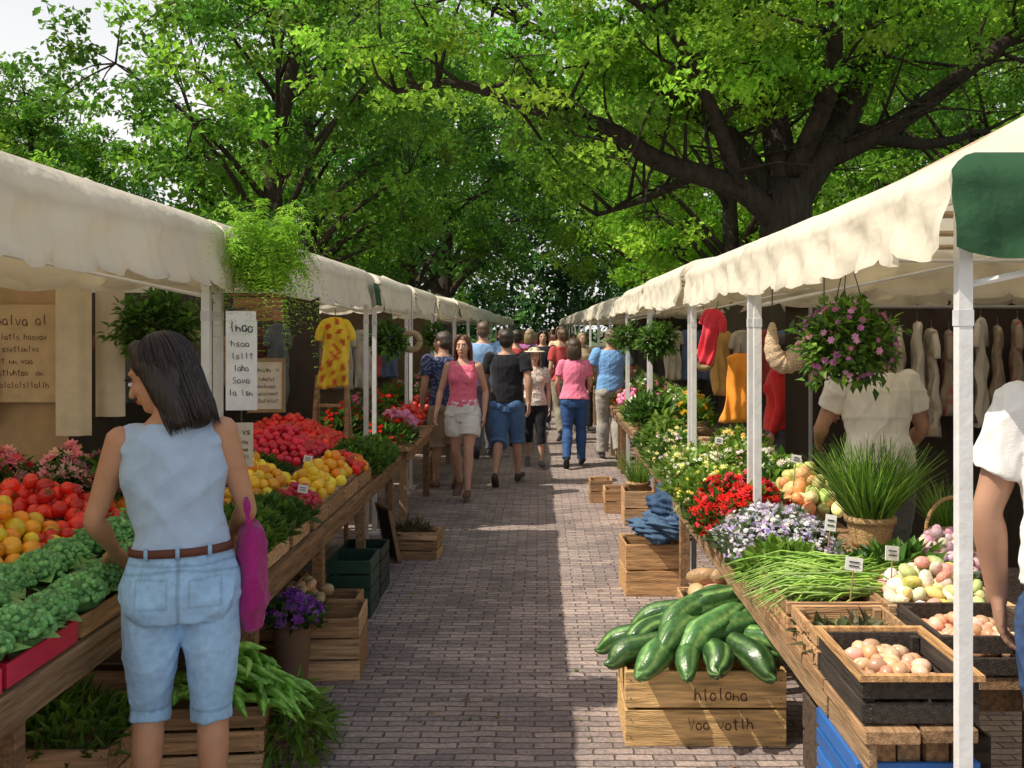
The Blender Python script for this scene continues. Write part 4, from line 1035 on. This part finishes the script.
person('man_in_white_shirt',(1.50,2.66),-.5,1.82,'m',SK2,(.04,.03,.02),'short',(.80,.79,.76),'short',(.045,.08,.17),.1,vox=.006,bmat='denim',belt=(.03,.02,.015),waist=1.0,topz=.95,near=True,
    arms={'L':((-.075,-.0,-.27),(.02,.07,-.24),(1,.2,0))},loose=.016)
person('stall_vendor',(1.86,5.45),.1,1.74,'m',(.40,.22,.14),(.05,.04,.03),'short',(.74,.71,.62),'short',(.10,.10,.09),.1,vox=.008,lean=.14,hp=.3,near=True,
    arms={'L':((-.08,.08,-.25),(.06,.2,-.1)),'R':((.09,.02,-.26),(-.02,.18,-.16))},loose=.016)
person('stall_vendor',(2.0,8.3),1.2,1.66,'f',SK1,(.03,.02,.015),'tail',(.6,.03,.03),'long',(.1,.1,.12),.1,vox=.01)
person('woman_in_pink_top',(-.78,10.1),math.pi-.15,1.64,'f',(.58,.33,.23),(.12,.04,.02),'long',(.85,.18,.27),'none',(.74,.72,.67),.66,shoes=(.15,.08,.06),legs=walk(1,.8),vox=.007,waist=1.03,topz=.97,
    arms={'L':((-.07,-.06,-.26),(.0,.06,-.23)),'R':((.08,.02,-.26),(.02,.10,-.21))},loose=.016)
person('man_in_black_shirt',(-.36,10.9),-.15,1.70,'m',SK2,(.03,.02,.014),'short',(.014,.014,.018),'short',(.09,.18,.36),.44,shoes=(.05,.05,.05),legs=walk(-1,1.0),vox=.008,bmat='denim',loose=.020,
    arms={'L':((-.07,.06,-.26),(.03,.16,-.18)),'R':((.07,-.08,-.25),(.0,-.0,-.24))})
person('man_in_patterned_shirt',(-1.0,10.6),.5,1.68,'m',SK2,(.06,.04,.03),'short',(.03,.04,.10),'short',(.32,.24,.16),.45,legs=walk(1,.4),vox=.009,lean=.15,hy=.6,toppat=(.14,.15,.25),loose=.020,shoes=(.2,.12,.08))
person('man_in_blue_shirt',(-.75,13.2),.1,1.80,'m',SK1,(.12,.08,.05),'short',(.26,.43,.68),'short',(.15,.15,.18),.1,legs=walk(-1,.7),vox=.011)
person('woman_with_hat',(-.07,12.3),math.pi+.1,1.46,'f',SK1,(.25,.18,.12),'bob',(.74,.66,.57),'short',(.015,.015,.018),.35,legs=walk(1,.6),vox=.009,toppat=(.5,.3,.25),hat=(.68,.58,.42),bag=((.2,.04,.85),(.5,.45,.38),(.18,.04,1.15)))
person('woman_in_pink_shirt',(.42,12.25),-.1,1.58,'f',SK1,(.08,.05,.03),'bob',(.83,.22,.34),'short',(.05,.11,.27),.1,legs=walk(-1,.8),vox=.009,bmat='denim',shoes=(.02,.02,.02),
    arms={'R':((.05,.06,-.25),(-.02,.18,-.1)),'L':((-.07,.0,-.26),(.02,.12,-.2))})
person('man_in_blue_shirt',(.92,13.0),.15,1.70,'m',SK2,(.18,.13,.09),'short',(.19,.40,.72),'short',(.38,.36,.32),.1,legs=walk(1,.5),vox=.009,loose=.02,
    arms={'L':((-.09,.02,-.25),(.03,.16,-.16)),'R':((.09,.02,-.25),(-.02,.16,-.16))})
tc=[(.65,.65,.63),(.55,.08,.08),(.12,.24,.5),(.7,.55,.35),(.25,.35,.22),(.02,.02,.03),(.75,.35,.35),(.65,.6,.55),(.35,.12,.3)]
cp=[(-.35,14.6),(.35,15.2),(.05,16.8),(-.65,17.5),(.7,16.5),(-.2,19),(.4,20),(-.7,21.5),(.1,23),(.8,24),(-.4,25),(.5,27.5),(-.1,29),(-.75,31),(.3,33),(.75,36),(-.3,38),(.1,42),(.55,46),(-.5,47)]
for i,(x,y) in enumerate(cp):
    person('pedestrian',(x,y),rnd.choice([0,.3,-.3,math.pi,math.pi+.3]),rnd.uniform(1.55,1.74),rnd.choice('fm'),rnd.choice([SK1,SK2,SK3]),rnd.choice([(.03,.02,.015),(.15,.09,.05),(.3,.22,.12)]),
        rnd.choice(['short','bob']),rnd.choice(tc),'short',rnd.choice([(.05,.08,.16),(.3,.27,.2),(.03,.03,.04),(.4,.4,.4)]),rnd.choice([.1,.45]),legs=walk(rnd.choice([-1,1]),.7),vox=.016 if y<24 else .024)

# ------------------------------------------------------------------ trees
def tube(m,pts,r0,r1,col,seg=8,sub=3):
    n=len(pts);V,F=loft(pts,[(r0+(r1-r0)*i/(n-1),)*2 for i in range(n)],side=(1,.3,.1),seg=seg,sub=sub,flat=True);m.add(V,F,col)
def crown_leaves(m,C,rads,per,size,cols,flat=.6):
    C=np.array(C);n=len(C)*per;idx=np.repeat(np.arange(len(C)),per)
    d=rng.normal(size=(n,3));d/=np.linalg.norm(d,axis=1)[:,None]
    rr=(rng.random(n)**.45)
    P=C[idx]+d*(rr*np.array(rads)[idx])[:,None]*np.array([1,1,flat])
    cb=jcol(cols,len(C),.35,.12)[idx];col=np.clip(cb*(1+rng.uniform(-.25,.25,(n,1))),0,1)
    D=rng.normal(size=(n,3));D[:,2]-=.3
    m.inst(LEAFQ,P,rdir(D,1),size*(.7+.6*rng.random(n)),col)
TG=[(.13,.29,.03),(.18,.37,.035),(.10,.23,.025),(.24,.44,.04)]
TD=[(.07,.18,.03),(.10,.24,.035),(.14,.30,.04)]
TY=[(.27,.48,.04),(.20,.39,.03),(.34,.56,.055)]
def tree_meshes(seed,H,cr,cols,nl=26,cpl=11,per=95,size=.18,low=.28):
    r=random.Random(seed);m=MB();lf=MB();bc=(.055,.04,.03)
    bend=[r.uniform(-.4,.4) for _ in range(4)]
    tr=[(0,0,0),(bend[0]*.3,bend[1]*.3,H*.2),(bend[0],bend[1],H*.42),(bend[2],bend[3],H*.66),(bend[2]*1.4,bend[3],H*.85)]
    tube(m,tr,H*.028,H*.006,bc,12)
    C=[];R_=[]
    for i in range(nl):
        a=i*2.399+r.uniform(-.4,.4);t=(i+.5)/nl
        zz=H*(low+(1-low)*.93*t);w=math.sin(math.pi*min(1,(t*.86+.16)))**.7
        q=cr*w*r.uniform(.55,.9);c=np.array([math.cos(a)*q,math.sin(a)*q,zz])
        b=np.array([bend[0]*.6,bend[1]*.6,max(H*.18,zz-q*.7-.5)])
        tube(m,[b,(b+c)/2+np.array([0,0,.1*q]),c],H*.010*(1.2-t),.02,bc,6)
        lr=cr*r.uniform(.30,.42)
        for k in range(cpl):
            d=np.array([r.gauss(0,1),r.gauss(0,1),r.gauss(0,.8)]);d/=np.linalg.norm(d);cc=c+d*lr*r.uniform(.5,1.05)
            C.append(cc);R_.append(lr*r.uniform(.28,.5))
            if k%2==0: tube(m,[c,(c+cc)/2+np.array([0,0,.1]),cc],.025,.008,bc,4,2)
    crown_leaves(lf,C,R_,per,size,cols)
    me1=m.mesh('trunk',True);me1.materials.append(M['bark']);me2=lf.mesh('foliage');me2.materials.append(M['treeleaf']);return me1,me2
def place(name,mm,x,y,rz_,sc=1,zs=1):
    o=bpy.data.objects.new(name,mm[0]);COL.objects.link(o);f=bpy.data.objects.new('foliage',mm[1]);COL.objects.link(f);f.parent=o
    o.location=(x,y,0);o.rotation_euler=(0,0,rz_);o.scale=(sc,sc,sc*zs);return o
A_=tree_meshes(1,12.5,4.3,TG);B_=tree_meshes(2,13,4.6,TD+TG);C_=tree_meshes(3,13,4.8,TY,size=.19)
place('deciduous_tree',A_,-6.0,23.5,.3);place('deciduous_tree',B_,-7.2,31,1.0,1.0)
place('deciduous_tree',A_,-13.2,25.5,2.0,.66);place('deciduous_tree',B_,-16.5,31,2.6,.66)
place('deciduous_tree',B_,-5.3,40,4.0,1.15);place('deciduous_tree',A_,-11.5,40,5.0,.72)
place('deciduous_tree',B_,-5.0,52,.7,1.35)
place('deciduous_tree',C_,5.9,30,.5,1.0);place('deciduous_tree',C_,5.2,40,2.2,1.15);place('deciduous_tree',A_,10.5,31,1.2,1.05)
place('deciduous_tree',C_,15.5,33,3.3,1.1);place('deciduous_tree',C_,10,46,.2,1.2);place('deciduous_tree',B_,5.4,54,5.1,1.35)
place('deciduous_tree',A_,-20,42,1.7,.8);place('deciduous_tree',A_,9.5,22,4.1,.8)
C=[];R_=[]
for i in range(1300):
    x=rnd.uniform(-45,45);hh=11+3*math.sin(x*.3)+2*math.sin(x*.9)+9*math.exp(-((x+1)/9)**2);z=.5+(hh-.5)*rnd.random();C.append((x,rnd.uniform(76,90),z));R_.append(rnd.uniform(1,2.1))
for i in range(260):
    x=rnd.gauss(-1,5.5);z=.5+22*rnd.random();C.append((x,rnd.uniform(74,84),z));R_.append(rnd.uniform(1,2.1))
lf=MB();crown_leaves(lf,C,R_,50,.55,[(.07,.17,.05),(.10,.23,.06),(.055,.13,.05)]);lf.obj('distant_trees','treeleaf')
# big oak, right
m=MB();lf=MB();bc=(.045,.034,.027)
OY=14.8
limbs=[([(3.9,OY,0),(3.75,OY,1.6),(3.65,OY,3.0),(3.72,OY,3.9)],.50,.34),
 ([(3.6,OY,3.2),(2.9,OY-.3,3.75),(1.7,OY-.6,4.1),(.9,OY-.8,4.55),(0.0,OY-.9,4.75),(-1.1,OY-1,5.1),(-2.0,OY-1,5.0)],.20,.04),
 ([(3.6,OY,3.5),(2.9,OY+.3,4.6),(2.2,OY+.2,5.1),(1.4,OY+.3,5.7),(.2,OY+.5,6.2),(-1.2,OY+.6,6.9)],.18,.05),
 ([(3.65,OY,3.8),(3.5,OY+.2,5.0),(3.2,OY+.1,6.1),(2.8,OY,7.3),(2.4,OY,8.6)],.25,.07),
 ([(3.75,OY,3.6),(4.45,OY-.2,4.75),(4.8,OY-.2,5.8),(5.0,OY-.1,6.9),(5.2,OY,8.4)],.26,.08),
 ([(4.2,OY-.1,4.2),(5.2,OY-.4,4.7),(6.1,OY-.7,5.4),(7.1,OY-.8,6.1),(8.3,OY-1,6.6)],.17,.05),
 ([(3.7,OY,3.9),(4.0,OY-1,5.0),(3.8,OY-2,5.9),(3.6,OY-2.8,6.8)],.17,.05),
 ([(4.6,OY-.2,5.0),(5.5,OY+.6,6.2),(6.4,OY+1,7.0)],.13,.05),
 ([(2.9,OY-.3,3.8),(2.3,OY-1.1,4.9),(1.7,OY-1.8,5.6),(.7,OY-2.2,6.2)],.12,.04),
 ([(2.3,OY-.4,3.95),(1.6,OY+.5,3.7),(.9,OY+.9,3.5)],.08,.03),
 ([(4.5,OY,4.7),(6.0,OY+.8,4.6),(7.2,OY+1.2,4.9)],.14,.04)]
C=[];R_=[]
r=random.Random(5)
for pts,r0,r1 in limbs:
    tube(m,pts,r0,r1,bc,12,4)
    A=catmull(pts,6)
    if r0>.4: continue
    for k in range(4,len(A),2):
        for q in range(2):
            d=np.array([r.gauss(0,.9),r.gauss(0,.9),r.gauss(.45,.6)]);d/=np.linalg.norm(d);l=r.uniform(.8,1.9)
            e=A[k]+d*l;mid=A[k]+d*l*.5+np.array([r.uniform(-.1,.1),0,r.uniform(-.1,.2)]);tube(m,[A[k],mid,e],.035,.010,bc,5,2)
            for w in range(3):
                c=e+np.array([r.gauss(0,.4),r.gauss(0,.4),r.gauss(0,.25)]);tube(m,[e,c],.010,.004,bc,3,1)
                if c[2]>4.3+.30*max(0,c[0]-1.5) or c[0]<.9: C.append(c);R_.append(r.uniform(.25,.5))
for i in range(320):
    d=np.array([r.gauss(0,1),r.gauss(0,1),r.gauss(0,1)]);d/=np.linalg.norm(d);q=r.uniform(.6,1.0)
    c=np.array([2.9,OY,7.4])+d*q*np.array([6.6,4.6,3.1])
    if c[2]<5.0: continue
    C.append(c);R_.append(r.uniform(.35,.65))
crown_leaves(lf,C,R_,95,.105,TY+TG[:2],.55)
oak=m.obj('oak_tree','bark',True);lf.obj('foliage','treeleaf',False,oak)
print('done')
